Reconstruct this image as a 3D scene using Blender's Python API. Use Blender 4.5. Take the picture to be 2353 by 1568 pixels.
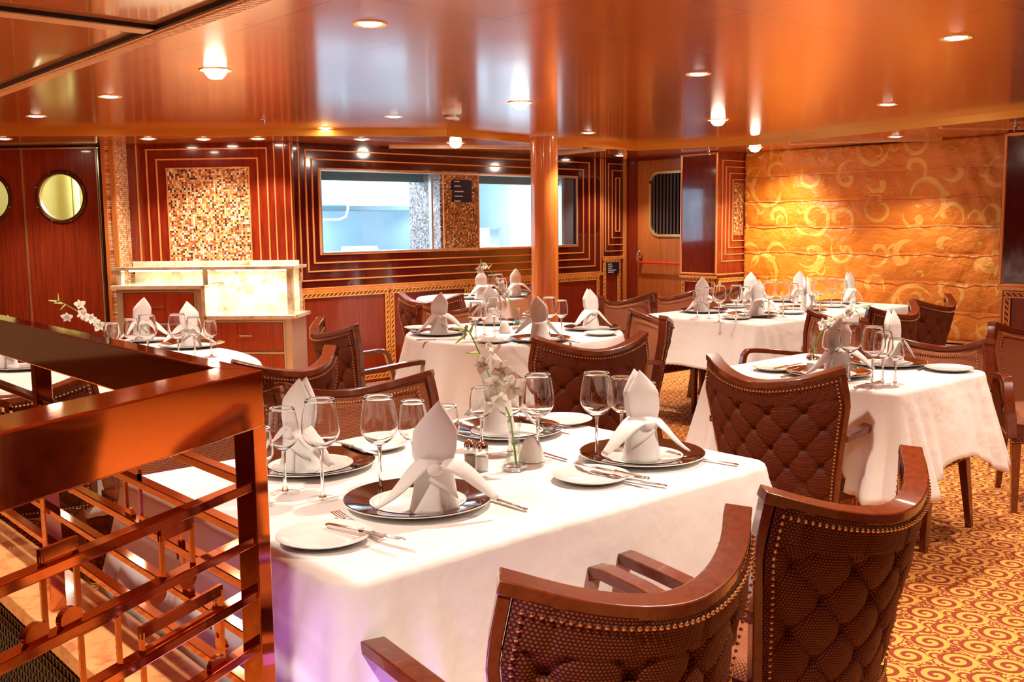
import bpy, bmesh, math, random
from mathutils import Vector, Matrix
from mathutils.geometry import tessellate_polygon
random.seed(7)
PI = math.pi
scene = bpy.context.scene
for o in list(bpy.data.objects): bpy.data.objects.remove(o)
COL = scene.collection

# ---------------------------------------------------------------- camera, exposure, world
CH = 1.38; FPX = 2295.0; YAW, PIT, ROLL = 0.72845, 0.11692, -0.01102
_f = Vector((math.sin(YAW)*math.cos(PIT), math.cos(YAW)*math.cos(PIT), -math.sin(PIT)))
_r0 = Vector((math.cos(YAW), -math.sin(YAW), 0)); _u0 = _r0.cross(_f)
CR = _r0*math.cos(ROLL)+_u0*math.sin(ROLL); CU = -_r0*math.sin(ROLL)+_u0*math.cos(ROLL)
cam_d = bpy.data.cameras.new('camera'); cam = bpy.data.objects.new('camera', cam_d); COL.objects.link(cam)
cam_d.sensor_fit = 'HORIZONTAL'; cam_d.sensor_width = 36; cam_d.lens = FPX/2353*36
cam_d.clip_start = .05
cam.matrix_world = Matrix(((CR.x, CU.x, -_f.x, 0), (CR.y, CU.y, -_f.y, 0), (CR.z, CU.z, -_f.z, CH), (0, 0, 0, 1)))
scene.camera = cam
scene.view_settings.view_transform = 'Standard'; scene.view_settings.look = 'None'
scene.view_settings.exposure = 0.0; scene.view_settings.gamma = 1.0; scene.view_settings.use_curve_mapping = False
w = bpy.data.worlds.new('world'); scene.world = w; w.use_nodes = True
w.node_tree.nodes['Background'].inputs[0].default_value = (1, .55, .3, 1)
w.node_tree.nodes['Background'].inputs[1].default_value = .15
SPOT_W = 100.0; LENS_E = 60.0; WARM = (1.0, .87, .71)
scene.cycles.max_bounces = 12; scene.cycles.transparent_max_bounces = 24
scene.cycles.sample_clamp_indirect = 6.0

def at(px, py, z):
    """the point at height z that the photograph shows at pixel (px, py)"""
    d = CR*((px-1176.5)/FPX)-CU*((py-784)/FPX)+_f
    t = (z-CH)/d.z
    return Vector((d.x*t, d.y*t, z))

# ---------------------------------------------------------------- materials
def newmat(name):
    m = bpy.data.materials.new(name); m.use_nodes = True
    nt = m.node_tree; b = nt.nodes['Principled BSDF']; return m, nt, b
def setp(b, **k):
    for n, v in k.items():
        n = n.replace('_', ' ')
        if n in b.inputs: b.inputs[n].default_value = v
def c4(c): return (c[0], c[1], c[2], 1)
def plain(name, col, rough=.5, metal=0, **k):
    m, nt, b = newmat(name); setp(b, Base_Color=c4(col), Roughness=rough, Metallic=metal)
    for n, v in k.items():
        b.inputs[n.replace('_', ' ')].default_value = v
    return m
def N(nt, t, **k):
    n = nt.nodes.new(t)
    for a, v in k.items(): setattr(n, a, v)
    return n
def math_(nt, op, a, b=None, c=None):
    n = N(nt, 'ShaderNodeMath', operation=op)
    for i, v in enumerate((a, b, c)):
        if v is None: continue
        if hasattr(v, 'name') and hasattr(v, 'links') or not isinstance(v, (int, float)): nt.links.new(v, n.inputs[i])
        else: n.inputs[i].default_value = v
    return n.outputs[0]
def ramp(nt, fac, stops, interp='LINEAR'):
    r = N(nt, 'ShaderNodeValToRGB'); r.color_ramp.interpolation = interp
    e = r.color_ramp.elements
    while len(e) < len(stops): e.new(.5)
    for i, (p, c) in enumerate(stops): e[i].position = p; e[i].color = c4(c)
    nt.links.new(fac, r.inputs[0]); return r.outputs[0]
def coords(nt, scale=(1, 1, 1), kind='Object', rot=(0, 0, 0)):
    tc = N(nt, 'ShaderNodeTexCoord'); mp = N(nt, 'ShaderNodeMapping')
    mp.inputs['Scale'].default_value = scale; mp.inputs['Rotation'].default_value = rot
    nt.links.new(tc.outputs[kind], mp.inputs[0]); return mp.outputs[0]
def noise(nt, vec, scale=5, detail=3, rough=.5):
    n = N(nt, 'ShaderNodeTexNoise'); n.inputs['Scale'].default_value = scale
    n.inputs['Detail'].default_value = detail; n.inputs['Roughness'].default_value = rough
    nt.links.new(vec, n.inputs['Vector']); return n.outputs['Fac']
def bump(nt, b, h, strength=.3, dist=.01):
    n = N(nt, 'ShaderNodeBump'); n.inputs['Strength'].default_value = strength; n.inputs['Distance'].default_value = dist
    nt.links.new(h, n.inputs['Height']); nt.links.new(n.outputs[0], b.inputs['Normal'])
def wood(name, c1, c2, rough=.3, scale=(30, 30, 2), coat=0, spec=.5):
    m, nt, b = newmat(name)
    v = coords(nt, scale); f = noise(nt, v, 1.6, 4, .6)
    col = ramp(nt, f, [(.3, c1), (.7, c2)]); nt.links.new(col, b.inputs['Base Color'])
    setp(b, Roughness=rough); b.inputs['Coat Weight'].default_value = coat; b.inputs['Coat Roughness'].default_value = .05
    b.inputs['Specular IOR Level'].default_value = spec
    return m
M = {}
M['panel_red'] = wood('red_wood_veneer', (.15, .013, .004), (.27, .030, .008), .3, (60, 60, 1.5), .3)
M['door_red'] = wood('door_veneer', (.20, .022, .007), (.40, .055, .015), .28, (45, 45, 1.2), .5)
M['gloss_dark'] = wood('dark_lacquer', (.05, .003, .002), (.09, .006, .003), .12, (30, 30, 3), 1.0)
M['gloss_red'] = wood('red_lacquer', (.13, .010, .004), (.23, .022, .006), .15, (20, 20, 3), 1.0)
M['bead'] = plain('orange_bead', (.85, .32, .10), .25, .25)
M['carved'] = wood('carved_gold_wood', (.66, .26, .05), (.90, .44, .10), .35, (20, 20, 20), .3)
M['carved_shade'] = plain('carved_ground_shade', (.28, .07, .015), .5)  # darker ground, groove shade put into the colour so the carving reads
M['wood_orange'] = wood('orange_wood', (.50, .15, .03), (.72, .27, .06), .3, (25, 25, 1.2), .5)
M['pillar'] = wood('pillar_veneer', (.62, .17, .035), (.80, .27, .06), .22, (22, 22, .6), .8)
M['chair_wood'] = wood('chair_wood', (.115, .019, .005), (.19, .036, .009), .25, (35, 35, 35), .5)
M['sofa_dark'] = plain('dark_frame', (.03, .008, .006), .4)
M['black'] = plain('black', (.012, .008, .01), .35)
M['steel'] = plain('steel', (.75, .74, .70), .28, .9)
M['chrome'] = plain('silver', (.82, .80, .78), .12, 1)
M['brass'] = plain('brass', (.85, .68, .30), .35, .8)
M['copper'] = plain('polished_copper', (.72, .31, .15), .06, 1)
M['white_china'] = plain('white_china', (.80, .79, .76), .12); M['white_china'].node_tree.nodes['Principled BSDF'].inputs['Coat Weight'].default_value = .4
M['charger'] = plain('dark_charger', (.055, .022, .012), .08, .3)
M['charger'].node_tree.nodes['Principled BSDF'].inputs['Coat Weight'].default_value = 1
M['white_plastic'] = plain('white_plastic', (.82, .78, .72), .4)
M['ceramic'] = plain('votive_ceramic', (.86, .83, .76), .45)
M['fascia'] = plain('gold_fascia', (.85, .42, .06), .3, .4)
M['navy'] = plain('navy_sign', (.008, .012, .03), .25)
M['sign_text'] = plain('sign_lettering', (.55, .55, .62), .4)
M['red_bar'] = plain('red_bar', (.75, .03, .02), .3)
M['salt'] = plain('salt', (.85, .85, .83), .8); M['pepper'] = plain('pepper', (.42, .33, .24), .9)
M['green'] = plain('stem_green', (.22, .42, .04), .5); M['bud'] = plain('bud_green', (.55, .68, .15), .5)
M['petal'] = plain('petal', (.95, .93, .80), .5); M['petal'].node_tree.nodes['Principled BSDF'].inputs['Subsurface Weight'].default_value = .25
M['k_white'] = plain('kitchen_white', (.72, .82, .90), .5); M['k_steel'] = plain('kitchen_steel', (.56, .65, .69), .4, .2)
M['k_teal'] = plain('kitchen_teal', (.16, .30, .32), .4); M['cream'] = plain('corridor_cream', (.80, .78, .45), .7)
M['blind_dark'] = plain('louvre_dark', (.06, .03, .03), .4)
M['silver_trim'] = plain('pale_metal', (.66, .58, .46), .3, .6)

def cloth_mat(name, col):
    m, nt, b = newmat(name); setp(b, Base_Color=c4(col), Roughness=.75)
    v = coords(nt); f = noise(nt, v, 5, 4, .5); bump(nt, b, f, .45, .035)
    b.inputs['Sheen Weight'].default_value = .15
    return m
M['cloth'] = cloth_mat('white_linen', (.86, .83, .80)); M['napkin'] = cloth_mat('napkin_linen', (.88, .86, .84))

def fabric(name, c1, c2, scale=150):
    m, nt, b = newmat(name); setp(b, Roughness=.6)
    tc = N(nt, 'ShaderNodeTexCoord'); sep = N(nt, 'ShaderNodeSeparateXYZ'); nt.links.new(tc.outputs['UV'], sep.inputs[0])
    u = math_(nt, 'MULTIPLY', sep.outputs[0], scale); vv = math_(nt, 'MULTIPLY', sep.outputs[1], scale)
    row = math_(nt, 'FLOOR', vv); off = math_(nt, 'MULTIPLY', row, .5)
    fu = math_(nt, 'FRACT', math_(nt, 'ADD', u, off)); fv = math_(nt, 'FRACT', vv)
    a = math_(nt, 'SINE', math_(nt, 'MULTIPLY', fu, PI)); c = math_(nt, 'SINE', math_(nt, 'MULTIPLY', fv, PI))
    h = math_(nt, 'MULTIPLY', a, c)
    col = ramp(nt, h, [(.35, c1), (.8, c2)]); nt.links.new(col, b.inputs['Base Color'])
    bump(nt, b, h, .5, .002); b.inputs['Specular IOR Level'].default_value = .25
    return m
M['fab_out'] = fabric('brown_woven_fabric', (.050, .007, .004), (.26, .062, .018), 170)
M['fab_in'] = fabric('lit_woven_fabric', (.20, .045, .018), (.50, .19, .075), 190)  # same weave in a lighter tone, lamplight put into the colour
M['nail'] = plain('nailhead', (.85, .55, .28), .3, 1)

def spiral_nodes(nt, vec, cell, rnd, turns, jitter_rot=True):
    """per voronoi cell: phase of a spiral and radius"""
    vo = N(nt, 'ShaderNodeTexVoronoi'); vo.inputs['Scale'].default_value = 1/cell; vo.inputs['Randomness'].default_value = rnd
    nt.links.new(vec, vo.inputs['Vector'])
    sc = N(nt, 'ShaderNodeVectorMath', operation='SCALE'); nt.links.new(vec, sc.inputs[0]); sc.inputs['Scale'].default_value = 1.0
    sub = N(nt, 'ShaderNodeVectorMath', operation='SUBTRACT'); nt.links.new(sc.outputs[0], sub.inputs[0]); nt.links.new(vo.outputs['Position'], sub.inputs[1])
    return vo, sub.outputs[0]

def carpet():
    m, nt, b = newmat('scroll_carpet'); setp(b, Roughness=.95)
    tc = N(nt, 'ShaderNodeTexCoord'); sep = N(nt, 'ShaderNodeSeparateXYZ'); nt.links.new(tc.outputs['Object'], sep.inputs[0])
    W, H = .148, .125
    def layer(ox, oy, rad, turns, thick, ph):
        y = math_(nt, 'DIVIDE', math_(nt, 'ADD', sep.outputs[1], oy), H); row = math_(nt, 'FLOOR', y)
        par = math_(nt, 'MULTIPLY', math_(nt, 'MODULO', math_(nt, 'ABSOLUTE', row), 2.0), .5)
        x = math_(nt, 'ADD', math_(nt, 'DIVIDE', math_(nt, 'ADD', sep.outputs[0], ox), W), par)
        fx = math_(nt, 'MULTIPLY', math_(nt, 'SUBTRACT', math_(nt, 'FRACT', x), .5), W)
        fy = math_(nt, 'MULTIPLY', math_(nt, 'SUBTRACT', math_(nt, 'FRACT', y), .5), H)
        r = math_(nt, 'SQRT', math_(nt, 'ADD', math_(nt, 'MULTIPLY', fx, fx), math_(nt, 'MULTIPLY', fy, fy)))
        a = math_(nt, 'ARCTAN2', fy, fx)
        s = math_(nt, 'SINE', math_(nt, 'ADD', math_(nt, 'ADD', a, ph), math_(nt, 'MULTIPLY', r, turns)))
        on = math_(nt, 'GREATER_THAN', s, thick); inside = math_(nt, 'LESS_THAN', r, rad)
        return math_(nt, 'MULTIPLY', on, inside), inside
    A, ia = layer(0, 0, .061, 175, -.1, 0)
    B, ib = layer(W*.5+.01, H*.5, .034, -260, -.1, 1.5)
    nb = N(nt, 'ShaderNodeTexNoise'); nb.inputs['Scale'].default_value = 26; nt.links.new(tc.outputs['Object'], nb.inputs['Vector'])
    bg = math_(nt, 'GREATER_THAN', math_(nt, 'SINE', math_(nt, 'MULTIPLY', nb.outputs['Fac'], 34)), .25)
    na = math_(nt, 'SUBTRACT', 1.0, ia); nbb = math_(nt, 'SUBTRACT', 1.0, ib)
    f = math_(nt, 'ADD', A, math_(nt, 'MULTIPLY', na, math_(nt, 'ADD', B, math_(nt, 'MULTIPLY', nbb, bg))))
    fine = noise(nt, tc.outputs['Object'], 700, 1)
    mix = N(nt, 'ShaderNodeMix', data_type='RGBA'); nt.links.new(f, mix.inputs[0])
    mix.inputs[6].default_value = (.30, .040, .008, 1); mix.inputs[7].default_value = (.85, .38, .07, 1)
    nt.links.new(mix.outputs[2], b.inputs['Base Color'])
    bump(nt, b, fine, .5, .003)
    return m
M['carpet'] = carpet()

def blind_mat():
    m, nt, b = newmat('scroll_drapery'); setp(b, Roughness=.42)
    tc = N(nt, 'ShaderNodeTexCoord')
    mp = N(nt, 'ShaderNodeMapping'); mp.inputs['Rotation'].default_value = (0, 0, 0); nt.links.new(tc.outputs['UV'], mp.inputs[0])
    ns = N(nt, 'ShaderNodeTexNoise'); ns.inputs['Scale'].default_value = 5; nt.links.new(mp.outputs[0], ns.inputs['Vector'])
    def sc(cell, rnd, k, rmin, rmax, th, seed):
        off = N(nt, 'ShaderNodeMapping'); off.inputs['Location'].default_value = (seed, seed*.7, 0); nt.links.new(mp.outputs[0], off.inputs[0])
        vo, d = spiral_nodes(nt, off.outputs[0], cell, rnd, k)
        sp = N(nt, 'ShaderNodeSeparateXYZ'); nt.links.new(d, sp.inputs[0])
        r = N(nt, 'ShaderNodeVectorMath', operation='LENGTH'); nt.links.new(d, r.inputs[0]); r = r.outputs['Value']
        a = math_(nt, 'ARCTAN2', sp.outputs[1], sp.outputs[0])
        cs = N(nt, 'ShaderNodeSeparateColor'); nt.links.new(vo.outputs['Color'], cs.inputs[0])
        ph = math_(nt, 'MULTIPLY', cs.outputs[0], 6.28)
        s = math_(nt, 'SINE', math_(nt, 'MULTIPLY', math_(nt, 'ADD', math_(nt, 'ADD', a, ph), math_(nt, 'MULTIPLY', r, k)), 1.0))
        on = math_(nt, 'GREATER_THAN', math_(nt, 'ADD', s, math_(nt, 'MULTIPLY', ns.outputs['Fac'], .4)), th)
        ins = math_(nt, 'MULTIPLY', math_(nt, 'LESS_THAN', r, rmax), math_(nt, 'GREATER_THAN', r, rmin))
        return math_(nt, 'MULTIPLY', on, ins)
    g3 = sc(.55, .5, 24, .10, .24, 1.08, 7.1)
    g = math_(nt, 'MAXIMUM', g3, math_(nt, 'MAXIMUM', sc(.34, .35, 42, .035, .15, .95, 0), sc(.23, .6, -75, .02, .07, .85, 3.3)))
    mix = N(nt, 'ShaderNodeMix', data_type='RGBA'); nt.links.new(g, mix.inputs[0])
    mix.inputs[6].default_value = (.62, .185, .012, 1); mix.inputs[7].default_value = (.72, .36, .07, 1)
    nt.links.new(mix.outputs[2], b.inputs['Base Color'])
    n1 = noise(nt, mp.outputs[0], 11, 4, .6); n2 = noise(nt, mp.outputs[0], 4, 2)
    bump(nt, b, math_(nt, 'ADD', n1, n2), .55, .05)
    return m
M['blind'] = blind_mat()

def mosaic(name, cols, size=.0165, grout=(.25, .12, .06), rough=.25, axis='XZ'):
    m, nt, b = newmat(name); setp(b, Roughness=rough)
    tc = N(nt, 'ShaderNodeTexCoord'); sep = N(nt, 'ShaderNodeSeparateXYZ'); nt.links.new(tc.outputs['Object'], sep.inputs[0])
    A = sep.outputs['XYZ'.index(axis[0])]; B = sep.outputs['XYZ'.index(axis[1])]
    u = math_(nt, 'DIVIDE', A, size); v = math_(nt, 'DIVIDE', B, size)
    cmb = N(nt, 'ShaderNodeCombineXYZ'); nt.links.new(math_(nt, 'FLOOR', u), cmb.inputs[0]); nt.links.new(math_(nt, 'FLOOR', v), cmb.inputs[1])
    wn = N(nt, 'ShaderNodeTexWhiteNoise'); nt.links.new(cmb.outputs[0], wn.inputs['Vector'])
    col = ramp(nt, wn.outputs['Value'], [(i/len(cols), c) for i, c in enumerate(cols)], 'CONSTANT')
    def edge(x):
        f = math_(nt, 'FRACT', x); return math_(nt, 'MINIMUM', f, math_(nt, 'SUBTRACT', 1.0, f))
    e = math_(nt, 'GREATER_THAN', math_(nt, 'MINIMUM', edge(u), edge(v)), .09)
    mix = N(nt, 'ShaderNodeMix', data_type='RGBA'); nt.links.new(e, mix.inputs[0]); mix.inputs[6].default_value = c4(grout)
    nt.links.new(col, mix.inputs[7]); nt.links.new(mix.outputs[2], b.inputs['Base Color']); bump(nt, b, e, .4, .002)
    return m
MC = [(.50, .14, .03), (.75, .35, .10), (.85, .66, .42), (.02, .01, .008), (.36, .08, .02), (.72, .22, .06), (.88, .74, .55), (.45, .05, .03), (.62, .28, .08), (.10, .03, .015), (.80, .46, .20)]
M['mosaic'] = mosaic('warm_mosaic', MC)
M['mosaic_amber'] = mosaic('amber_mosaic', [(.32, .10, .02), (.50, .20, .04), (.24, .06, .015), (.62, .30, .08), (.05, .02, .01), (.42, .13, .02), (.85, .62, .35), (.35, .10, .02)])
M['mosaic_y'] = mosaic('pale_mosaic', [(.75, .30, .10), (.85, .60, .38), (.90, .74, .55), (.60, .18, .05), (.80, .42, .18), (.88, .68, .44)], axis='YZ')
M['mosaic_kitchen_lit'] = mosaic('kitchen_lit_mosaic', [(.25, .22, .26), (.45, .42, .45), (.08, .07, .10), (.65, .60, .60), (.30, .22, .20)], axis='YZ')  # bluish greys, the kitchen light put into the tile colours

def marble(name, base, vein, rough=.12, sc=6):
    m, nt, b = newmat(name); setp(b, Roughness=rough)
    v = coords(nt); n1 = noise(nt, v, sc, 6, .65); n2 = noise(nt, v, sc*2.3, 5, .6)
    col = ramp(nt, math_(nt, 'ADD', math_(nt, 'MULTIPLY', n1, .6), math_(nt, 'MULTIPLY', n2, .4)), [(.38, vein), (.5, base), (.62, tuple(min(1, c*1.15) for c in base)), (.7, vein)])
    nt.links.new(col, b.inputs['Base Color']); b.inputs['Coat Weight'].default_value = .3
    return m
M['marble'] = marble('cream_marble', (.68, .60, .46), (.40, .29, .16)); M['marble_red'] = marble('amber_marble', (.72, .34, .13), (.42, .12, .05), .1, 8)

def ceiling_mat():
    m, nt, b = newmat('coppery_ceiling_panels')
    tc = N(nt, 'ShaderNodeTexCoord'); sep = N(nt, 'ShaderNodeSeparateXYZ'); nt.links.new(tc.outputs['Object'], sep.inputs[0])
    def seam(o, off, pitch):
        f = math_(nt, 'FRACT', math_(nt, 'DIVIDE', math_(nt, 'SUBTRACT', o, off), pitch))
        return math_(nt, 'LESS_THAN', math_(nt, 'MINIMUM', f, math_(nt, 'SUBTRACT', 1.0, f)), .0045)
    s = math_(nt, 'MAXIMUM', seam(sep.outputs[0], 2.43, .62), seam(sep.outputs[1], 4.06, .64))
    v = coords(nt, (3, 60, 1)); f = noise(nt, v, 1.5, 3)
    col = ramp(nt, f, [(.3, (.50, .125, .014)), (.7, (.64, .175, .022))])
    mix = N(nt, 'ShaderNodeMix', data_type='RGBA'); nt.links.new(s, mix.inputs[0]); nt.links.new(col, mix.inputs[6]); mix.inputs[7].default_value = (.08, .02, .01, 1)
    nt.links.new(mix.outputs[2], b.inputs['Base Color']); setp(b, Roughness=.24, Metallic=.45)
    b.inputs['Coat Weight'].default_value = .5; b.inputs['Coat Roughness'].default_value = .12
    n = noise(nt, coords(nt, (1, 1, 1)), 3.5, 2); bump(nt, b, n, .06, .02)
    return m
M['ceiling'] = ceiling_mat()
M['soffit'] = wood('soffit_wood', (.36, .085, .02), (.52, .14, .035), .22, (3, 30, 3), .6)
M['panel_orange'] = wood('raised_panel_wood', (.46, .13, .028), (.62, .21, .05), .22, (3, 40, 3), .7)
M['trim_pale'] = wood('pale_bead_trim', (.80, .42, .17), (.92, .60, .33), .35, (60, 60, 3), .2)

def emit(name, col, s):
    m = bpy.data.materials.new(name); m.use_nodes = True; nt = m.node_tree; nt.nodes.clear()
    e = N(nt, 'ShaderNodeEmission'); o = N(nt, 'ShaderNodeOutputMaterial'); e.inputs[0].default_value = c4(col); e.inputs[1].default_value = s
    nt.links.new(e.outputs[0], o.inputs[0]); return m
M['lens'] = emit('lit_lens', (1, .86, .68), LENS_E)
M['led'] = emit('led_strip', (1, .88, .62), 14); M['k_tube'] = emit('kitchen_tube', (.75, .90, 1), 5)
def thin_glass(name, tint=(1, 1, 1), refl=1.0, edge=.35):
    m = bpy.data.materials.new(name); m.use_nodes = True; nt = m.node_tree; nt.nodes.clear()
    t = N(nt, 'ShaderNodeBsdfTransparent'); t.inputs[0].default_value = c4(tint); g = N(nt, 'ShaderNodeBsdfGlossy'); g.inputs['Roughness'].default_value = .02
    lw = N(nt, 'ShaderNodeLayerWeight'); lw.inputs['Blend'].default_value = edge
    lw.inputs['Blend'].default_value = .5
    f = math_(nt, 'MINIMUM', math_(nt, 'ADD', .045*refl, math_(nt, 'MULTIPLY', math_(nt, 'POWER', lw.outputs['Facing'], 3.0 if edge > .4 else 4.0), .75*refl)), 1.0)
    mx = N(nt, 'ShaderNodeMixShader'); o = N(nt, 'ShaderNodeOutputMaterial')
    nt.links.new(f, mx.inputs[0]); nt.links.new(t.outputs[0], mx.inputs[1]); nt.links.new(g.outputs[0], mx.inputs[2]); nt.links.new(mx.outputs[0], o.inputs[0]); return m
M['pane'] = thin_glass('window_glass', (.92, .98, 1), 1.0, .25)
M['bowl'] = thin_glass('wine_glass_crystal', (.97, .97, .97), 1.1, .45)
M['crystal'] = plain('solid_crystal', (1, 1, 1), .02); M['crystal'].node_tree.nodes['Principled BSDF'].inputs['Transmission Weight'].default_value = 1
M['rim_highlight'] = plain('rim_highlight', (.90, .88, .86), .08); M['rim_highlight'].node_tree.nodes['Principled BSDF'].inputs['Transmission Weight'].default_value = .35  # whitish ring, the bright glint along the rim put into the colour
M['water'] = thin_glass('water', (.94, .98, .92), .6, .3)
M['dark_pane'] = plain('dark_glass', (.02, .008, .01), .08)

# ---------------------------------------------------------------- mesh builder
class MB:
    def __init__(s): s.v = []; s.f = []; s.uv = {}
    def add(s, vs, fs, M4=None):
        o = len(s.v); s.v += [tuple(M4 @ Vector(p)) if M4 else tuple(p) for p in vs]; s.f += [tuple(i+o for i in f) for f in fs]; return s
    def box(s, x0, x1, y0, y1, z0, z1, M4=None):
        vs = [(x, y, z) for x in (x0, x1) for y in (y0, y1) for z in (z0, z1)]
        return s.add(vs, [(0, 1, 3, 2), (4, 6, 7, 5), (0, 4, 5, 1), (2, 3, 7, 6), (0, 2, 6, 4), (1, 5, 7, 3)], M4)
    def bar(s, p, q, w, h, up=(0, 0, 1), w2=None, h2=None):
        p = Vector(p); q = Vector(q); d = (q-p).normalized(); up = Vector(up)
        a = d.cross(up)
        if a.length < 1e-4: a = d.cross(Vector((0, 1, 0)))
        a.normalize(); b = a.cross(d); w2 = w2 or w; h2 = h2 or h
        vs = [c+a*(i*ww/2)+b*(j*hh/2) for c, ww, hh in ((p, w, h), (q, w2, h2)) for i, j in ((-1, -1), (1, -1), (1, 1), (-1, 1))]
        return s.add(vs, [(3, 2, 1, 0), (4, 5, 6, 7), (0, 1, 5, 4), (1, 2, 6, 5), (2, 3, 7, 6), (3, 0, 4, 7)])
    def sweep(s, path, sec, normals=None, close=False):
        """sec: list of (a,b) in frame; frames from path tangents + given normals"""
        n = len(path); m = len(sec); vs = []
        for i, p in enumerate(path):
            p = Vector(p); t = (Vector(path[min(i+1, n-1)])-Vector(path[max(i-1, 0)])).normalized()
            nn = Vector(normals[i]) if normals else Vector((0, 0, 1))
            nn = (nn-t*nn.dot(t))
            if nn.length < 1e-5: nn = t.orthogonal()
            nn.normalize(); b = t.cross(nn)
            vs += [p+nn*x+b*y for x, y in sec]
        fs = [(i*m+j, i*m+(j+1) % m, (i+1)*m+(j+1) % m, (i+1)*m+j) for i in range(n-1) for j in range(m)]
        fs += [tuple(range(m))[::-1], tuple((n-1)*m+j for j in range(m))]
        return s.add(vs, fs)
    def tube(s, path, r, seg=8, r2=None):
        n = len(path); vs = []; nrm = None
        for i, p in enumerate(path):
            p = Vector(p); t = (Vector(path[min(i+1, n-1)])-Vector(path[max(i-1, 0)])).normalized()
            nrm = (nrm-t*nrm.dot(t)).normalized() if nrm else t.orthogonal().normalized(); b = t.cross(nrm)
            rr = r if r2 is None else r+(r2-r)*i/(n-1)
            vs += [p+(nrm*math.cos(2*PI*k/seg)+b*math.sin(2*PI*k/seg))*rr for k in range(seg)]
        fs = [(i*seg+j, i*seg+(j+1) % seg, (i+1)*seg+(j+1) % seg, (i+1)*seg+j) for i in range(n-1) for j in range(seg)]
        fs += [tuple(range(seg))[::-1], tuple((n-1)*seg+j for j in range(seg))]
        return s.add(vs, fs)
    def lathe(s, prof, seg=32, M4=None, caps=True):
        vs = []; fs = []; n = len(prof)
        for r, z in prof: vs += [(max(r, 1e-5)*math.cos(2*PI*k/seg), max(r, 1e-5)*math.sin(2*PI*k/seg), z) for k in range(seg)]
        for i in range(n-1): fs += [(i*seg+k, i*seg+(k+1) % seg, (i+1)*seg+(k+1) % seg, (i+1)*seg+k) for k in range(seg)]
        if caps:
            fs += [tuple(range(seg))[::-1], tuple((n-1)*seg+k for k in range(seg))]
        return s.add(vs, fs, M4)
    def ball(s, c, r, seg=8, rings=5, sc=(1, 1, 1)):
        vs = []; fs = []
        for i in range(rings+1):
            a = PI*i/rings; rr = max(math.sin(a), 1e-3)*r
            vs += [(c[0]+rr*math.cos(2*PI*k/seg)*sc[0], c[1]+rr*math.sin(2*PI*k/seg)*sc[1], c[2]+r*math.cos(a)*sc[2]) for k in range(seg)]
        for i in range(rings): fs += [(i*seg+k, (i+1)*seg+k, (i+1)*seg+(k+1) % seg, i*seg+(k+1) % seg) for k in range(seg)]
        return s.add(vs, fs)
    def grid(s, fn, nu, nv, uv=None):
        o = len(s.v); vs = [fn(i/nu, j/nv) for j in range(nv+1) for i in range(nu+1)]
        fs = [(j*(nu+1)+i, j*(nu+1)+i+1, (j+1)*(nu+1)+i+1, (j+1)*(nu+1)+i) for j in range(nv) for i in range(nu)]
        if uv:
            for j in range(nv+1):
                for i in range(nu+1): s.uv[o+j*(nu+1)+i] = (uv[0]*i/nu, uv[1]*j/nv)
        return s.add(vs, fs)
    def plate(s, outer, holes, place, dv=(0, 0, 0)):
        """flat polygon with holes, place(a,b)->xyz, extruded by dv"""
        loops = [outer]+holes; polys = [[Vector((p[0], p[1], 0)) for p in l] for l in loops]
        flat = [p for l in loops for p in l]; n = len(flat)
        tris = [tuple(t) for t in tessellate_polygon(polys)]
        a = [Vector(place(*p)) for p in flat]; dv = Vector(dv)
        if dv.length == 0: return s.add(a, tris)
        fs = tris+[tuple(i+n for i in t[::-1]) for t in tris]; o = 0
        for l in loops:
            k = len(l); fs += [(o+i, o+(i+1) % k, n+o+(i+1) % k, n+o+i) for i in range(k)]; o += k
        return s.add(a+[p+dv for p in a], fs)
    def build(s, name, mat, parent=None, smooth=True, solid=0, bevel=0, offset=-1, kind=None, angle=35, sub=0):
        me = bpy.data.meshes.new(name); me.from_pydata(s.v, [], s.f)
        bm = bmesh.new(); bm.from_mesh(me); bmesh.ops.recalc_face_normals(bm, faces=bm.faces); bm.to_mesh(me); bm.free()
        if s.uv:
            ul = me.uv_layers.new(name='UVMap')
            for l in me.loops: ul.data[l.index].uv = s.uv.get(l.vertex_index, (0, 0))
        me.materials.append(M[mat] if isinstance(mat, str) else mat)
        if smooth:
            me.shade_smooth()
            try: me.set_sharp_from_angle(angle=math.radians(angle))
            except Exception: pass
        o = bpy.data.objects.new(name, me); COL.objects.link(o)
        if parent: o.parent = parent
        if solid:
            md = o.modifiers.new('solid', 'SOLIDIFY'); md.thickness = solid; md.offset = offset
        if bevel:
            md = o.modifiers.new('bevel', 'BEVEL'); md.width = bevel; md.segments = 2; md.limit_method = 'ANGLE'; md.angle_limit = math.radians(40)
        if sub:
            md = o.modifiers.new('sub', 'SUBSURF'); md.levels = sub; md.render_levels = sub
        if kind: o['kind'] = kind
        return o
def tag(o, label, cat, group=None):
    o['label'] = label; o['category'] = cat
    if group: o['group'] = group
    return o
def thing(name, label=None, cat=None, loc=(0, 0, 0), rz=0, group=None, kind=None):
    o = bpy.data.objects.new(name, None); o.empty_display_size = .1; COL.objects.link(o); o.location = loc; o.rotation_euler = (0, 0, rz)
    if label: tag(o, label, cat, group)
    if kind: o['kind'] = kind
    return o
def children(o): return [c for c in bpy.data.objects if c.parent == o]
def dup(root, loc, rz=0, label=None, group=None, cat=None, parent=None, scale=None):
    kids = children(root); r = root.copy(); COL.objects.link(r)
    if parent: r.parent = parent
    if loc is not None: r.location = loc; r.rotation_euler = (0, 0, rz)
    if scale: r.scale = scale
    if label: r['label'] = label
    if group: r['group'] = group
    for k in kids: dup(k, None, parent=r)
    return r
PROTO = {}
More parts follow.
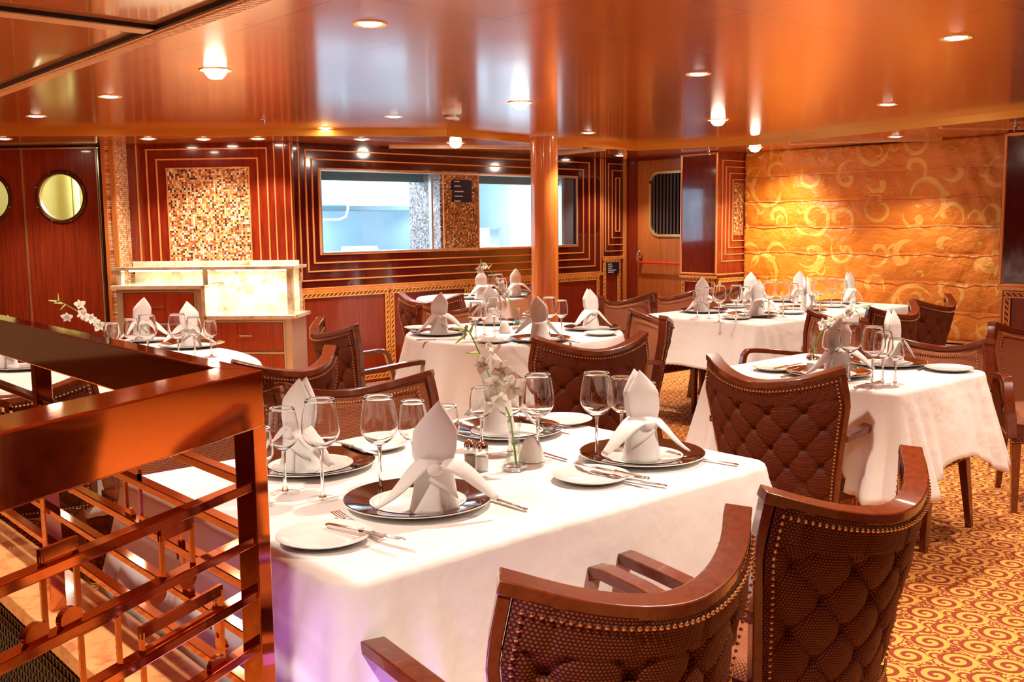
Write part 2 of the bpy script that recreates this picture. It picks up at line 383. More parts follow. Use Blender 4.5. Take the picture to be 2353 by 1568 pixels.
def inst(kind, loc, rz, label, group, scale=None):
    mk = MAKERS[kind]
    if kind not in PROTO:
        o = mk(); PROTO[kind] = o; o.location = loc; o.rotation_euler = (0, 0, rz)
        if scale: o.scale = scale
        else: o.scale = (1, 1, 1)
        tag(o, label, CATS[kind], group); return o
    o = dup(PROTO[kind], loc, rz, label, group, scale=scale or (1, 1, 1)); return o

# ================================================================ ROOM SHELL
FL = MB(); FL.box(-3, 9.2, -2.5, 11, -.05, 0)
FL.build('floor', 'carpet', kind='structure', smooth=False)
# marble border along the window side
MB().box(7.33, 8.06, 1.2, 6.6, 0, .006).build('trim_1', 'marble', kind='structure')
# main ceiling polygon at 2.11 and the perimeter soffit at 2.06
main_poly = [(1.62, -2.3), (7.0, -2.3), (7.15, 2.7), (7.72, 5.3), (7.3, 6.40), (6.24, 6.36), (4.88, 6.20), (3.97, 6.78), (2.165, 8.02), (1.62, 8.42)]
ceil = MB(); ceil.plate(main_poly, [], lambda a, b: (a, b, 2.11), (0, 0, .02)); ceil.build('ceiling', 'ceiling', kind='structure', smooth=False)
# recessed panels over the near left corner, with bead trims
rp = MB(); rp.box(-3, 1.62, -2.3, 3.70, 2.122, 2.14); rp.box(-3, 1.62, 3.80, 8.6, 2.122, 2.14)
rp.build('ceiling.001', 'panel_orange', kind='structure', smooth=False)
tr = MB()
tr.box(1.56, 1.64, -2.3, 8.42, 2.100, 2.13); tr.box(-3, 1.56, 3.71, 3.80, 2.104, 2.13)
for i in range(150):
    y = 2.6+i*.028
    if y < 6.8: tr.box(1.572, 1.628, y, y+.018, 2.094, 2.101)
tr.build('trim_2', 'trim_pale', kind='structure', smooth=False)
dk = MB(); dk.box(1.552, 1.56, -2.3, 8.42, 2.104, 2.13); dk.box(-3, 1.56, 3.702, 3.71, 2.108, 2.13); dk.build('shadow_gap', 'black', kind='structure', smooth=False)  # black strips, the shadow gap beside the raised panels painted in
# outer soffit
outer = [(-3, -2.5), (8.8, -2.5), (8.8, 7.40), (4.2, 7.40), (2.2, 9.4), (-3, 13)]
so = MB(); so.plate(outer, [[p for p in [(-3+.001, -2.45), (7.0, -2.3), (7.15, 2.7), (7.72, 5.3), (7.3, 6.40), (6.24, 6.36), (4.88, 6.20), (3.97, 6.78), (2.165, 8.02), (1.62, 8.42), (-2.99, 11.5)]][::-1]], lambda a, b: (a, b, 2.06), (0, 0, .02))
so.build('ceiling.002', 'soffit', kind='structure', smooth=False)
fa = MB(); ep = [(7.0, -2.3), (7.15, 2.7), (7.72, 5.3), (7.3, 6.40), (6.24, 6.36), (4.88, 6.20), (3.97, 6.78), (2.165, 8.02), (1.62, 8.42)]
for a, b in zip(ep, ep[1:]): fa.bar((*a, 2.086), (*b, 2.086), .014, .056)
fa.build('trim_4', 'fascia', kind='structure', smooth=False)
sb = MB()
for a, b in ((( 6.9, 6.42), (7.0, 7.3)), ((5.1, 7.3), (6.6, 6.42)), ((7.75, 5.0), (8.5, 4.0)), ((7.4, 3.5), (8.2, 3.0))): sb.bar((*a, 2.052), (*b, 2.052), .05, .016)
sb.build('trim_5', 'trim_pale', kind='structure', smooth=False)

def bead_frame(mb, P, x0, x1, z0, z1, wdt=.012, sides='LRTB'):
    """half-round strips; P(a,z,out)->xyz"""
    def strip(a0, z0_, a1, z1_):
        if abs(a0-a1) > abs(z0_-z1_): q = [(a0, z0_-wdt/2), (a1, z1_-wdt/2), (a1, z1_+wdt/2), (a0, z0_+wdt/2)]; ax = 0
        else: q = [(a0-wdt/2, z0_), (a0+wdt/2, z0_), (a1+wdt/2, z1_), (a1-wdt/2, z1_)]; ax = 1
        vs = [P(a, z, 0) for a, z in q]+[P(a, z, .0095) for a, z in [( (p[0]+ (0 if ax == 0 else (wdt*.22 if p[0] < a0 else -wdt*.22))), (p[1]+(wdt*.22 if p[1] < (z0_ if True else 0) else -wdt*.22) if ax == 0 else p[1])) for p in q]]
        mb.add(vs, [(4, 5, 6, 7), (0, 1, 5, 4), (1, 2, 6, 5), (2, 3, 7, 6), (3, 0, 4, 7)])
    if 'L' in sides: strip(x0, z0, x0, z1)
    if 'R' in sides: strip(x1, z0, x1, z1)
    if 'T' in sides: strip(x0-wdt/2, z1, x1+wdt/2, z1)
    if 'B' in sides: strip(x0-wdt/2, z0, x1+wdt/2, z0)
def carved_frame(mb, P, x0, x1, z0, z1, wdt=.042):
    def strip(a0, z0_, a1, z1_):
        horiz = abs(a1-a0) > abs(z1_-z0_); L = abs(a1-a0) if horiz else abs(z1_-z0_)
        def Q(t, n, o): return P(a0+t, z0_+n, o) if horiz else P(a0+n, z0_+t, o)
        def bx(t0, t1, n0, n1, o):
            vs = [Q(t, n, oo) for t in (t0, t1) for n in (n0, n1) for oo in (0, o)]
            mb.add(vs, [(0, 1, 3, 2), (4, 6, 7, 5), (0, 4, 5, 1), (2, 3, 7, 6), (0, 2, 6, 4), (1, 5, 7, 3)])
        if not hasattr(mb, 'ground'): mb.ground = MB()
        keep, mb_ = mb, mb.ground
        q_ = [Q(t, n, oo) for t in (0, L) for n in (0, wdt) for oo in (0, .006)]
        mb_.add(q_, [(0, 1, 3, 2), (4, 6, 7, 5), (0, 4, 5, 1), (2, 3, 7, 6), (0, 2, 6, 4), (1, 5, 7, 3)])
        bx(0, L, 0, wdt*.2, .016); bx(0, L, wdt*.8, wdt, .016)
        k = int(L/.042)
        for i in range(k):
            t = (i+.2)*L/k; d = L/k
            pts = [(t, wdt*.25), (t+d*.35, wdt*.25), (t+d*.95, wdt*.75), (t+d*.6, wdt*.75)]
            vs = [Q(a, b, .006) for a, b in pts]+[Q(a, b, .015) for a, b in pts]
            mb.add(vs, [(4, 5, 6, 7), (0, 1, 5, 4), (1, 2, 6, 5), (2, 3, 7, 6), (3, 0, 4, 7)])
    strip(x0, z0, x1, z0); strip(x0, z1-wdt, x1, z1-wdt); strip(x0, z0+wdt, x0, z1-wdt); strip(x1-wdt, z0+wdt, x1-wdt, z1-wdt)
def rect(x0, x1, z0, z1): return [(x0, z0), (x1, z0), (x1, z1), (x0, z1)]

# ---- back wall with the kitchen window (plane y = 7.344)
WY = 7.344
PW = lambda a, z, o: (a, WY-o, z)
wb = thing('wall_back', kind='structure')
m_ = MB(); m_.plate(rect(4.15, 8.24, .84, 2.06), [rect(4.413, 7.478, 1.14, 1.857)[::-1]], lambda a, b: (a, WY, b), (0, .05, 0)); m_.build('upper_panel', 'gloss_dark', wb, smooth=False)
MB().box(4.15, 8.24, WY, WY+.06, 0, .84).build('wainscot', 'panel_red', wb, smooth=False)
bd = MB()
LX = [4.413, 4.35, 4.29, 4.225, 4.165]; RX = [7.478, 7.566, 7.654, 7.742, 7.833]; BZ = [1.14, 1.07, 1.0, .925, .858]; TZ = [1.857, 1.93, 2.004, 2.055, 2.055]
for i in range(5): bead_frame(bd, PW, LX[i], RX[i], BZ[i], TZ[i], .0135, 'LRTB' if i < 3 else 'LRB')
bead_frame(bd, PW, 7.865, 8.19, 1.015, 2.055, .0135, 'LB')
for i, (a, z0, z1) in enumerate(((7.905, 1.075, 2.055), (7.955, 1.143, 2.004), (8.012, 1.216, 1.934), (8.068, 1.286, 1.857))):
    bead_frame(bd, PW, a, 8.19 if i < 3 else 8.13, z0, z1, .011, 'LB' if i == 0 else ('LTB' if i < 3 else 'LRTB'))
bd.build('bead_molding', 'bead', wb, smooth=False)
cr = MB(); cr.box(4.16, 7.86, WY-.012, WY, .822, .852); cr.box(7.86, 8.19, WY-.012, WY, .985, 1.01); cr.box(8.185, 8.215, WY-.03, WY, 0, 2.06); cr.box(4.15, 4.165, WY-.02, WY, .82, 2.06)
cr.build('chair_rail', 'wood_orange', wb, smooth=False)
cv = MB()
for k in range(4): carved_frame(cv, PW, 4.19+k*.905, 5.085+k*.905, .03, .82)
carved_frame(cv, PW, 7.86, 8.13, .03, .98); carved_frame(cv, PW, 8.215, 8.24, .03, .98, .012)
cv.build('carved_molding', 'carved', wb, smooth=False); cv.ground.build('carved_ground', 'carved_shade', wb, smooth=False)

win = thing('window_1', kind='structure')
m_ = MB(); bead_frame(m_, lambda a, z, o: (a, WY-o-.004, z), 4.425, 7.466, 1.152, 1.845, .02); m_.box(5.585, 5.605, WY, WY+.04, 1.14, 1.857); m_.box(7.255, 7.29, WY, WY+.04, 1.14, 1.857); m_.build('window_frame', 'steel', win, smooth=False)
for a, b in ((4.42, 5.59), (6.14, 7.26)): MB().box(a, b, WY+.03, WY+.036, 1.145, 1.852).build('window_pane', 'pane', win, smooth=False)
MB().box(7.29, 7.478, WY+.02, WY+.05, 1.14, 1.857).build('side_panel', plain('slate_panel', (.12, .10, .13), .3), win, smooth=False)
MB().box(5.72, 6.14, WY-.004, WY+.30, 1.13, 1.87).build('mosaic_column', 'mosaic_amber', win, smooth=False)
MB().box(5.70, 5.72, WY+.02, WY+.5, 1.13, 1.87).build('mosaic_return', 'mosaic_kitchen_lit', win, smooth=False)
m_ = MB(); bead_frame(m_, lambda a, z, o: (a, WY-.004-o, z), 5.72, 6.14, 1.14, 1.857, .012, 'LR'); m_.build('mosaic_edge', 'bead', win, smooth=False)

def sign(name, x0, x1, z0, z1, y, label, lines, wd):
    t = thing(name, label, 'sign', ((x0+x1)/2, y, z0))
    w_ = (x1-x0)/2; h = z1-z0
    MB().box(-w_, w_, -.012, 0, 0, h).build('board', 'navy', t, smooth=False, bevel=.002)
    m = MB()
    for zz, l in lines: m.box(-w_+.02, -w_+.02+l*wd, -.0135, -.012, zz*h-.005, zz*h+.005)
    m.build('lettering', 'sign_text', t, smooth=False)
sign('menu_board', 5.821, 6.051, 1.585, 1.79, WY-.006, 'dark navy menu board mounted high on the amber mosaic column', [(.93, .7), (.72, .85), (.48, 1.2), (.27, 1.1), (.05, .8)], .09)
sign('wall_plaque', 7.90, 8.10, .835, .955, WY-.014, 'small dark navy plaque below the narrow framed panel beside the door', [(.85, .6), (.67, .75), (.49, .6), (.31, 1.3), (.13, .95)], .1)

# ---- diagonal wall (left): s along (1,-1)/rt2, d along (1,1)/rt2
R2 = math.sqrt(.5); D0 = 8.097
def PD(s, z, o, d=D0): return ((s+(d-o))*R2, ((d-o)-s)*R2, z)
MD = Matrix(((R2, R2, 0, 0), (-R2, R2, 0, 0), (0, 0, 1, 0), (0, 0, 0, 1)))   # local x = s, local y = d
def diag(name, kind='structure', label=None, cat=None):
    o = thing(name, label, cat, kind=kind); o.rotation_euler = (0, 0, -PI/4); return o
wl = diag('wall_left')
PL = lambda a, z, o: (a, D0-o, z)
MB().box(-3.6, -2.235, D0, D0+.06, 1.0, 2.06).build('upper_panel', 'gloss_red', wl, smooth=False)
MB().box(-3.7, -2.2, D0+.002, D0+.06, 0, 1.0).build('lower_panel', 'marble', wl, smooth=False)
m_ = MB()
bead_frame(m_, PL, -3.52, -2.378, 1.10, 2.055, .012, 'LR'); bead_frame(m_, PL, -3.437, -2.44, 1.10, 2.013, .013, 'LRT'); bead_frame(m_, PL, -3.355, -2.517, 1.10, 1.932, .013, 'LRT'); bead_frame(m_, PL, -3.273, -2.592, 1.10, 1.858, .013, 'LRT')
bead_frame(m_, PL, -2.30, -2.245, 1.10, 2.055, .013, 'LR'); m_.build('bead_molding', 'bead', wl, smooth=False)
MB().box(-3.268, -2.597, D0-.006, D0, 1.10, 1.854).build('mosaic_panel', 'mosaic', wl, smooth=False)
fin = MB(); fin.box(-3.70, -3.60, 7.86, D0+.06, 0, 2.1)
fo = fin.build('mosaic_fin', 'mosaic_y', wl, smooth=False)
MB().box(-3.702, -3.675, 7.85, 7.861, 0, 2.1).box(-3.635, -3.598, 7.85, 7.861, 0, 2.1).build('fin_edge', 'wood_orange', wl, smooth=False)
# door wall with double doors
wd = MB(); wd.plate(rect(-6.4, -3.70, 0, 2.11), [rect(-5.125, -3.851, .0001, 2.04)[::-1]], lambda a, b: (a, D0+.02, b), (0, .05, 0)); wd.build('door_wall', 'gloss_dark', wl, smooth=False)
MB().box(-6.4, -3.70, D0, D0+.03, 2.075, 2.085).build('brass_line', 'brass', wl, smooth=False)
def circ(cx, cz, r, n=40): return [(cx+r*math.cos(2*PI*k/n), cz+r*math.sin(2*PI*k/n)) for k in range(n)]
def torus(mb, cx, y, cz, R, r, n=40, k=8):
    vs = [(cx+(R+r*math.cos(2*PI*j/k))*math.cos(2*PI*i/n), y+r*math.sin(2*PI*j/k), cz+(R+r*math.cos(2*PI*j/k))*math.sin(2*PI*i/n)) for i in range(n) for j in range(k)]
    mb.add(vs, [(i*k+j, i*k+(j+1) % k, ((i+1) % n)*k+(j+1) % k, ((i+1) % n)*k+j) for i in range(n) for j in range(k)])
for nm, a, b, c in (('door_1', -4.486, -3.856, -4.17), ('door_2', -5.12, -4.492, -4.802)):
    d_ = diag(nm)
    m_ = MB(); m_.plate(rect(a, b, .01, 2.035), [circ(c, 1.64, .186)[::-1]], lambda s, z: (s, D0-.002, z), (0, .045, 0)); m_.build('leaf', 'door_red', d_, smooth=False)
    m_ = MB(); torus(m_, c, D0-.004, 1.64, .203, .019); m_.build('porthole_ring', plain('porthole_ring', (.12, .03, .015), .25, .3), d_)
    m_ = MB()
    for k in range(8): m_.ball((c+.212*math.cos(k*PI/4+.4), D0-.024, 1.64+.212*math.sin(k*PI/4+.4)), .005)
    m_.build('ring_screw', 'brass', d_)
    m_ = MB(); m_.plate(circ(c, 1.64, .19), [], lambda s, z: (s, D0+.01, z), (0, .004, 0)); m_.build('porthole_glass', 'pane', d_, smooth=False)
    m_ = MB(); m_.box(a-.004, a+.008, D0-.010, D0, .01, 2.04); m_.box(a, b, D0-.010, D0, 2.030, 2.041)
    if nm == 'door_1': m_.box(b-.006, b+.004, D0-.006, D0, .01, 2.04)
    m_.build('brass_edging', 'brass', d_, smooth=False)
# corridor behind the doors
co = diag('wall_corridor'); co_ = MB(); co_.box(-6.4, -3.5, D0+1.3, D0+1.35, 0, 2.2); co_.box(-6.4, -3.5, D0+.1, D0+1.3, 2.2, 2.25); co_.box(-3.5, -3.45, D0+.1, D0+1.3, 0, 2.2); co_.box(-6.45, -6.4, D0+.1, D0+1.3, 0, 2.2); co_.build('corridor_lining', 'cream', co, smooth=False)
m_ = MB(); m_.tube([(-4.62, D0+1.15, 0), (-4.62, D0+1.15, 2.2)], .035, 12); m_.tube([(-4.55, D0+1.2, 0), (-4.55, D0+1.2, 2.2)], .02, 10)
po = m_.build('corridor_pipe', plain('corridor_pipe', (.55, .52, .30), .4)); po.rotation_euler = (0, 0, -PI/4); tag(po, 'vertical yellowish pipe seen through the right-hand porthole', 'pipe')

# ---- sideboard against the diagonal wall
sbd = diag('sideboard', kind=None); tag(sbd, 'stepped built-in sideboard with lit cream marble tops and red wood drawers', 'sideboard')
F = 7.65
m_ = MB(); m_.box(-3.55, -2.85, F+.012, D0, .05, .90); m_.box(-2.85, -2.16, F+.012, D0, .05, .66); m_.build('carcass', 'silver_trim', sbd, smooth=False)
m_ = MB(); m_.box(-3.585, -2.83, F-.02, D0, .90, .93); m_.box(-2.86, -2.83, F-.02, D0, .68, .93); m_.box(-2.83, -2.12, F-.02, D0, .66, .69); m_.build('marble_top', 'marble', sbd, smooth=False, bevel=.003)
m_ = MB(); m_.box(-3.57, -2.83, D0-.03, D0-.001, .93, 1.04); m_.box(-2.83, -2.2, D0-.03, D0-.001, .69, 1.04); m_.build('backsplash', 'marble', sbd, smooth=False)
m_ = MB(); m_.box(-3.59, -2.14, 7.72, D0, 1.045, 1.07); m_.box(-3.59, -2.2, D0-.02, D0-.001, 1.07, 1.105); m_.build('upper_ledge', 'marble', sbd, smooth=False, bevel=.002)
for a_, b_, z_ in ((-3.58, -3.54, .93), (-2.88, -2.84, .93), (-2.21, -2.17, .69)): MB().box(a_, b_, 7.74, 7.80, z_, 1.045).build('ledge_bracket', 'marble', sbd, smooth=False)
m_ = MB(); m_.box(-3.52, -2.9, 7.84, 7.86, 1.030, 1.044); m_.box(-2.81, -2.24, 7.84, 7.86, 1.030, 1.044); m_.build('light_strip', 'led', sbd, smooth=False)
for (a, b, z0, z1) in ((-3.49, -2.93, .64, .87), (-3.49, -2.93, .38, .61), (-3.49, -2.93, .10, .35), (-2.80, -2.23, .41, .63), (-2.80, -2.23, .10, .38)):
    dr = MB().box(a, b, F-.006, F+.012, z0, z1).build('drawer', 'door_red', sbd, smooth=False, bevel=.002)
    m_ = MB(); bead_frame(m_, lambda x, z, o: (x, F+.008-o, z), a-.01, b+.01, z0-.01, z1+.01, .014); m_.build('drawer_edging', 'silver_trim', dr, smooth=False)
    c = (a+b)/2; zc = z0+(z1-z0)*.55
    m_ = MB(); m_.tube([(c-.055, F-.006, zc), (c-.05, F-.028, zc), (c+.05, F-.028, zc), (c+.055, F-.006, zc)], .0055, 8); m_.build('handle', 'chrome', dr)

# ---- right side: exit door, column, drapery wall
wr = thing('wall_right', kind='structure')
PR = lambda a, z, o: (8.24-o, a, z)
def rrect(y0, y1, z0, z1, r, n=6):
    out = []
    for cx, cz, a0 in ((y1-r, z1-r, 0), (y0+r, z1-r, 90), (y0+r, z0+r, 180), (y1-r, z0+r, 270)):
        out += [(cx+r*math.cos(math.radians(a0+90*k/n)), cz+r*math.sin(math.radians(a0+90*k/n))) for k in range(n+1)]
    return out
MB().box(8.24, 8.3, 6.0, 7.4, 2.03, 2.06).box(8.235, 8.3, 7.18, 7.4, 0, 2.06).build('wall_panel', 'panel_red', wr, smooth=False)
d3 = thing('door_3', kind='structure')
m_ = MB(); m_.plate(rect(6.3, 7.175, .01, 2.03), [rrect(6.42, 6.995, 1.24, 1.895, .11)[::-1]], lambda a, b: (8.235, a, b), (.05, 0, 0)); m_.build('leaf', wood('exit_door_wood', (.34, .09, .02), (.50, .15, .035), .3, (20, 40, 1.2), .5), d3, smooth=False)
rr = rrect(6.42, 6.995, 1.24, 1.895, .11); m_ = MB(); m_.sweep([(8.232, a, b) for a, b in rr+rr[:2]], [(-.012, -.012), (.012, -.012), (.012, .012), (-.012, .012)], [(1, 0, 0)]*(len(rr)+2)); m_.build('window_ring', 'brass', d3)
m_ = MB(); m_.plate(rr, [], lambda a, b: (8.26, a, b), (.004, 0, 0)); m_.build('door_window', 'dark_pane', d3, smooth=False)
m_ = MB()
for k in range(12): m_.box(8.244, 8.248, 6.44+k*.046, 6.464+k*.046, 1.26, 1.88)
m_.build('louvre_slats', 'blind_dark', d3, smooth=False)
m_ = MB(); m_.tube([(8.17, 7.10, .955), (8.17, 6.35, .952)], .011, 8); m_.build('push_bar', 'red_bar', d3)
m_ = MB(); m_.tube([(8.235, 7.115, .95), (8.17, 7.12, .96), (8.16, 7.12, 1.03), (8.19, 7.115, 1.10)], .017, 10, .009); m_.ball((8.20, 7.115, 1.04), .03, 10, 8, (1, .8, 1.6)); m_.build('door_handle', 'chrome', d3)
# column with lacquer face
cl = thing('wall_column', kind='structure')
MB().box(8.055, 8.8, 5.995, 6.45, .84, 2.06).build('lacquer_box', 'gloss_red', cl, smooth=False)
MB().box(8.07, 8.8, 6.01, 6.44, 0, .84).build('column_base', 'panel_red', cl, smooth=False)
PC = lambda a, z, o: (8.055-o, a, z); PC2 = lambda a, z, o: (a, 5.995-o, z)
m_ = MB(); bead_frame(m_, PC, 6.005, 6.44, .862, 2.04, .022)
for i in range(4):
    k = .058*(i+1); bead_frame(m_, PC2, 8.07+k, 8.75-k*.6, .92+k*1.15, 2.035-k*1.05, .010)
bead_frame(m_, PC2, 8.06, 8.75, .86, 2.045, .014, 'B'); m_.build('bead_molding', 'bead', cl, smooth=False)
MB().box(8.315, 8.47, 5.985, 5.997, 1.24, 1.76).build('mosaic_inlay', 'mosaic_amber', cl, smooth=False)
m_ = MB(); carved_frame(m_, lambda a, z, o: (8.07-o, a, z), 6.02, 6.43, .05, .82, .04); carved_frame(m_, lambda a, z, o: (a, 6.01-o, z), 8.09, 8.7, .05, .82, .04); m_.box(8.045, 8.07, 6.0, 6.45, .822, .845); m_.build('carved_molding', 'carved', cl, smooth=False); m_.ground.build('carved_ground', 'carved_shade', cl, smooth=False)
# nearer column at the right edge of the view
c2 = thing('wall_column.001', kind='structure')
MB().box(8.055, 8.8, -2.5, 3.30, .845, 2.035).build('lacquer_box', 'gloss_dark', c2, smooth=False)
MB().box(8.07, 8.8, -2.5, 3.27, 0, .845).box(8.1, 8.8, -2.5, 3.29, 2.03, 2.06).build('column_base', 'panel_red', c2, smooth=False)
m_ = MB(); bead_frame(m_, PC, 1.6, 3.285, .862, 2.02, .026); m_.build('bead_molding', 'bead', c2, smooth=False)
m_ = MB(); carved_frame(m_, lambda a, z, o: (8.07-o, a, z), 2.2, 3.25, .05, .815, .05); m_.box(8.03, 8.07, 1.5, 3.30, .825, .85); m_.build('carved_molding', 'carved', c2, smooth=False); m_.ground.build('carved_ground', 'carved_shade', c2, smooth=False)
# outer wall behind drapery, marble sill, low panel
MB().box(8.62, 8.68, 3.2, 6.1, 0, 2.06).build('outer_panel', 'panel_red', wr, smooth=False)
MB().box(8.05, 8.62, 3.30, 5.99, .27, .31).build('marble_sill', 'marble', wr, smooth=False, bevel=.004)
MB().box(8.10, 8.62, 3.30, 5.99, 0, .27).build('low_panel', 'panel_red', wr, smooth=False)
m_ = MB(); carved_frame(m_, lambda a, z, o: (8.10-o, a, z), 3.32, 5.97, .02, .24, .04); m_.build('carved_molding', 'carved', wr, smooth=False); m_.ground.build('carved_ground', 'carved_shade', wr, smooth=False)
def blind():
    nu, nv = 120, 110; y0, y1, z0, z1 = 5.985, 3.31, .345, 2.055
    def fn(u, v):
        z = z0+(z1-z0)*v; y = y0+(y1-y0)*u
        seg = (z-z0)/.245; fr = seg-math.floor(seg)
        x = 8.50-.012*math.sin(PI*fr)+.006*math.exp(-(min(fr, 1-fr)/.03)**2)
        x += .006*math.sin(y*9+1.3*math.sin(z*5))*(.4+fr)+.004*math.sin(y*23+z*11)+.003*math.sin(y*41-z*17)
        return (x, y, z-.006*math.sin(y*3)*fr)
    t = thing('roman_blind', 'orange fabric blind with golden scroll pattern covering the wide window on the right', 'blind')
    MB().grid(fn, nu, nv, (2.675, 1.71)).build('drapery', 'blind', t, solid=.003, angle=80)
    m = MB()
    for k in range(1, 7): m.box(8.482, 8.487, 3.32, 5.98, .345+.245*k-.0025, .345+.245*k+.0025)
    m.build('batten', 'bead', t, smooth=False)
    MB().box(8.47, 8.50, 3.31, 5.985, .325, .345).build('hem_bar', 'wood_orange', t, smooth=False)
blind()
# unseen walls of the room that close it behind the camera
MB().box(-3.05, -3, -2.5, 11, 0, 2.2).build('wall_far_left', 'panel_red', kind='structure', smooth=False)
MB().box(-3, 8.8, -2.55, -2.5, 0, 2.2).build('wall_near', 'gloss_dark', kind='structure', smooth=False)

# round pillar
pil = thing('pillar', kind='structure', loc=(5.823, 6.10, 0))
MB().lathe([(.115, 0), (.115, 2.11)], 48).build('shaft', 'pillar', pil); MB().lathe([(.122, 2.09), (.122, 2.11)], 48).build('collar', 'trim_pale', pil)

# ---- kitchen behind the window
kw = thing('wall_kitchen', kind='structure')
m_ = MB(); m_.box(4.26, 12, 10.4, 10.45, .02, 2.4); m_.box(4.26, 4.3, 7.5, 10.4, .02, 2.4); m_.box(12, 12.05, 7.5, 10.4, .02, 2.4); m_.box(4.26, 12, 7.45, 10.4, 2.4, 2.45); m_.box(4.26, 12, 7.45, 10.4, -.03, .02); m_.build('kitchen_lining', 'k_white', kw, smooth=False)
MB().box(4.2, 8.0, 7.62, 7.70, 1.775, 2.4).build('kitchen_bulkhead', 'k_teal', kw, smooth=False)
hood = thing('range_hood', 'white steel extractor hood hanging behind the kitchen window, upper middle', 'hood', (6.5, 9.3, 0))
MB().box(-.75, .75, -.3, .4, 1.60, 1.74).box(-.7, .7, -.25, .4, 1.74, 2.4).build('hood_body', 'k_white', hood, smooth=False, bevel=.01)
MB().box(-.76, .76, -.31, -.3, 1.585, 1.605).build('hood_rim', 'k_steel', hood, smooth=False)
MB().box(.70, .80, -.34, .0, 1.60, 1.72).build('control_box', plain('hood_box', (.05, .09, .20), .3), hood, smooth=False)
tag(MB().box(5.0, 7.9, 9.75, 10.3, 0, 1.55).build('steel_cabinet', 'k_steel', smooth=False, bevel=.01), 'tall pale steel cabinets along the far kitchen wall', 'cabinet')
tag(MB().box(8.3, 9.2, 9.3, 10.2, 0, 1.9).build('steel_fridge', 'k_steel', smooth=False, bevel=.01), 'upright steel fridge behind the right kitchen pane', 'fridge')
tag(MB().box(5.2, 5.26, 8.9, 8.96, 0, 2.4).build('steel_post', 'k_steel', smooth=False), 'slim vertical steel post in the kitchen behind the left pane', 'post')
m_ = MB(); m_.tube([(5.55, 8.7, 1.62), (5.56, 8.7, 1.55), (5.53, 8.7, 1.47), (5.45, 8.7, 1.44), (5.2, 8.7, 1.44)], .012, 10); m_.box(5.18, 5.23, 8.67, 8.73, 1.2, 1.62)
tag(m_.build('kitchen_pipe', 'k_white'), 'curved white pipe arm hanging in the kitchen behind the left pane', 'pipe')
m_ = MB(); m_.box(4.6, 8.9, 8.35, 9.05, 1.07, 1.10); m_.box(4.6, 8.9, 8.4, 9.0, 0, 1.07)
tag(m_.build('work_counter', 'k_white', smooth=False), 'long white counter just inside the kitchen window', 'counter')
m_ = MB(); m_.box(-.14, .14, -.1, .1, 0, .008); m_.box(-.15, -.14, -.1, .1, 0, .07); m_.box(.14, .15, -.1, .1, 0, .07); m_.box(-.15, .15, -.11, -.10, 0, .05); m_.box(-.15, .15, .10, .11, 0, .07)
o = m_.build('steel_tray', 'k_white', smooth=False); o.location = (5.62, 8.6, 1.10); tag(o, 'small white tray standing on the kitchen counter', 'tray')
m_ = MB(); m_.box(4.55, 4.8, 8.5, 8.9, 1.1, 1.66); tag(m_.build('coffee_machine', 'k_white', smooth=False, bevel=.02), 'white upright machine at the left end of the kitchen counter', 'machine')
m_ = MB(); m_.box(7.35, 7.5, 8.6, 8.8, 1.1, 1.32); m_.box(7.33, 7.52, 8.58, 8.82, 1.32, 1.335); tag(m_.build('steel_stand', 'k_steel', smooth=False), 'small steel stand on the kitchen counter near the round pillar', 'stand')
tb = MB()
for x in (4.9, 6.3, 7.9): tb.box(x-.6, x+.6, 8.25, 8.35, 2.36, 2.39)
tag(tb.build('tube_light', 'k_tube', smooth=False), 'row of cool white tube lights on the kitchen ceiling', 'light')
for x in (5.0, 6.6, 8.4):
    l = bpy.data.lights.new('kitchen_area', 'AREA'); l.shape = 'RECTANGLE'; l.size = 1.2; l.size_y = .5; l.energy = 110; l.color = (.80, .93, 1)
    o = bpy.data.objects.new('kitchen_area', l); COL.objects.link(o); o.location = (x, 8.6, 2.34)
l = bpy.data.lights.new('corridor_light', 'POINT'); l.energy = 75; l.color = (1, .95, .62); l.shadow_soft_size = .1
o = bpy.data.objects.new('corridor_light', l); COL.objects.link(o); o.location = PD(-4.1, 1.95, -.8)
for (a, b, zz, e) in ((-3.5, -2.9, 1.025, 4), (-2.8, -2.25, 1.025, 7)):
    l = bpy.data.lights.new('ledge_led', 'AREA'); l.shape = 'RECTANGLE'; l.size = b-a; l.size_y = .02; l.energy = e; l.color = (1, .93, .74)
    o = bpy.data.objects.new('ledge_led', l); COL.objects.link(o); o.location = PD((a+b)/2, zz, 0, 7.85); o.rotation_euler = (0, 0, -PI/4)

# ================================================================ LIGHTS IN THE CEILING
def make_downlight():
    t = thing('downlight', kind=None)
    MB().lathe([(.047, 0), (.062, -.004), (.066, -.0005), (.066, .002), (.047, .002)], 28, caps=False).build('trim_ring', 'brass', t)
    MB().lathe([(.0, -.008), (.03, -.006), (.046, .001)], 24, caps=False).build('lens', 'lens', t)
    return t
def make_pin():
    t = thing('eyeball_spotlight', kind=None)
    MB().lathe([(.055, 0), (.072, -.006), (.078, 0)], 28, caps=False).build('trim_ring', 'brass', t)
    MB().lathe([(.0, -.045), (.03, -.04), (.048, -.02), (.055, 0)], 24, caps=False).build('lamp_dome', 'lens', t)
    return t
MAKERS = {'downlight': make_downlight, 'eyeball': make_pin}; CATS = {'downlight': 'ceiling light', 'eyeball': 'ceiling light'}
def spot(loc, power, cone=1.85, blend=.6, col=WARM, rad=.035, dirn=None):
    l = bpy.data.lights.new('spot', 'SPOT'); l.energy = power; l.spot_size = cone; l.spot_blend = blend; l.color = col; l.shadow_soft_size = rad
    o = bpy.data.objects.new('spot', l); COL.objects.link(o); o.location = loc
    if dirn: o.rotation_euler = Vector(dirn).to_track_quat('-Z', 'Y').to_euler()
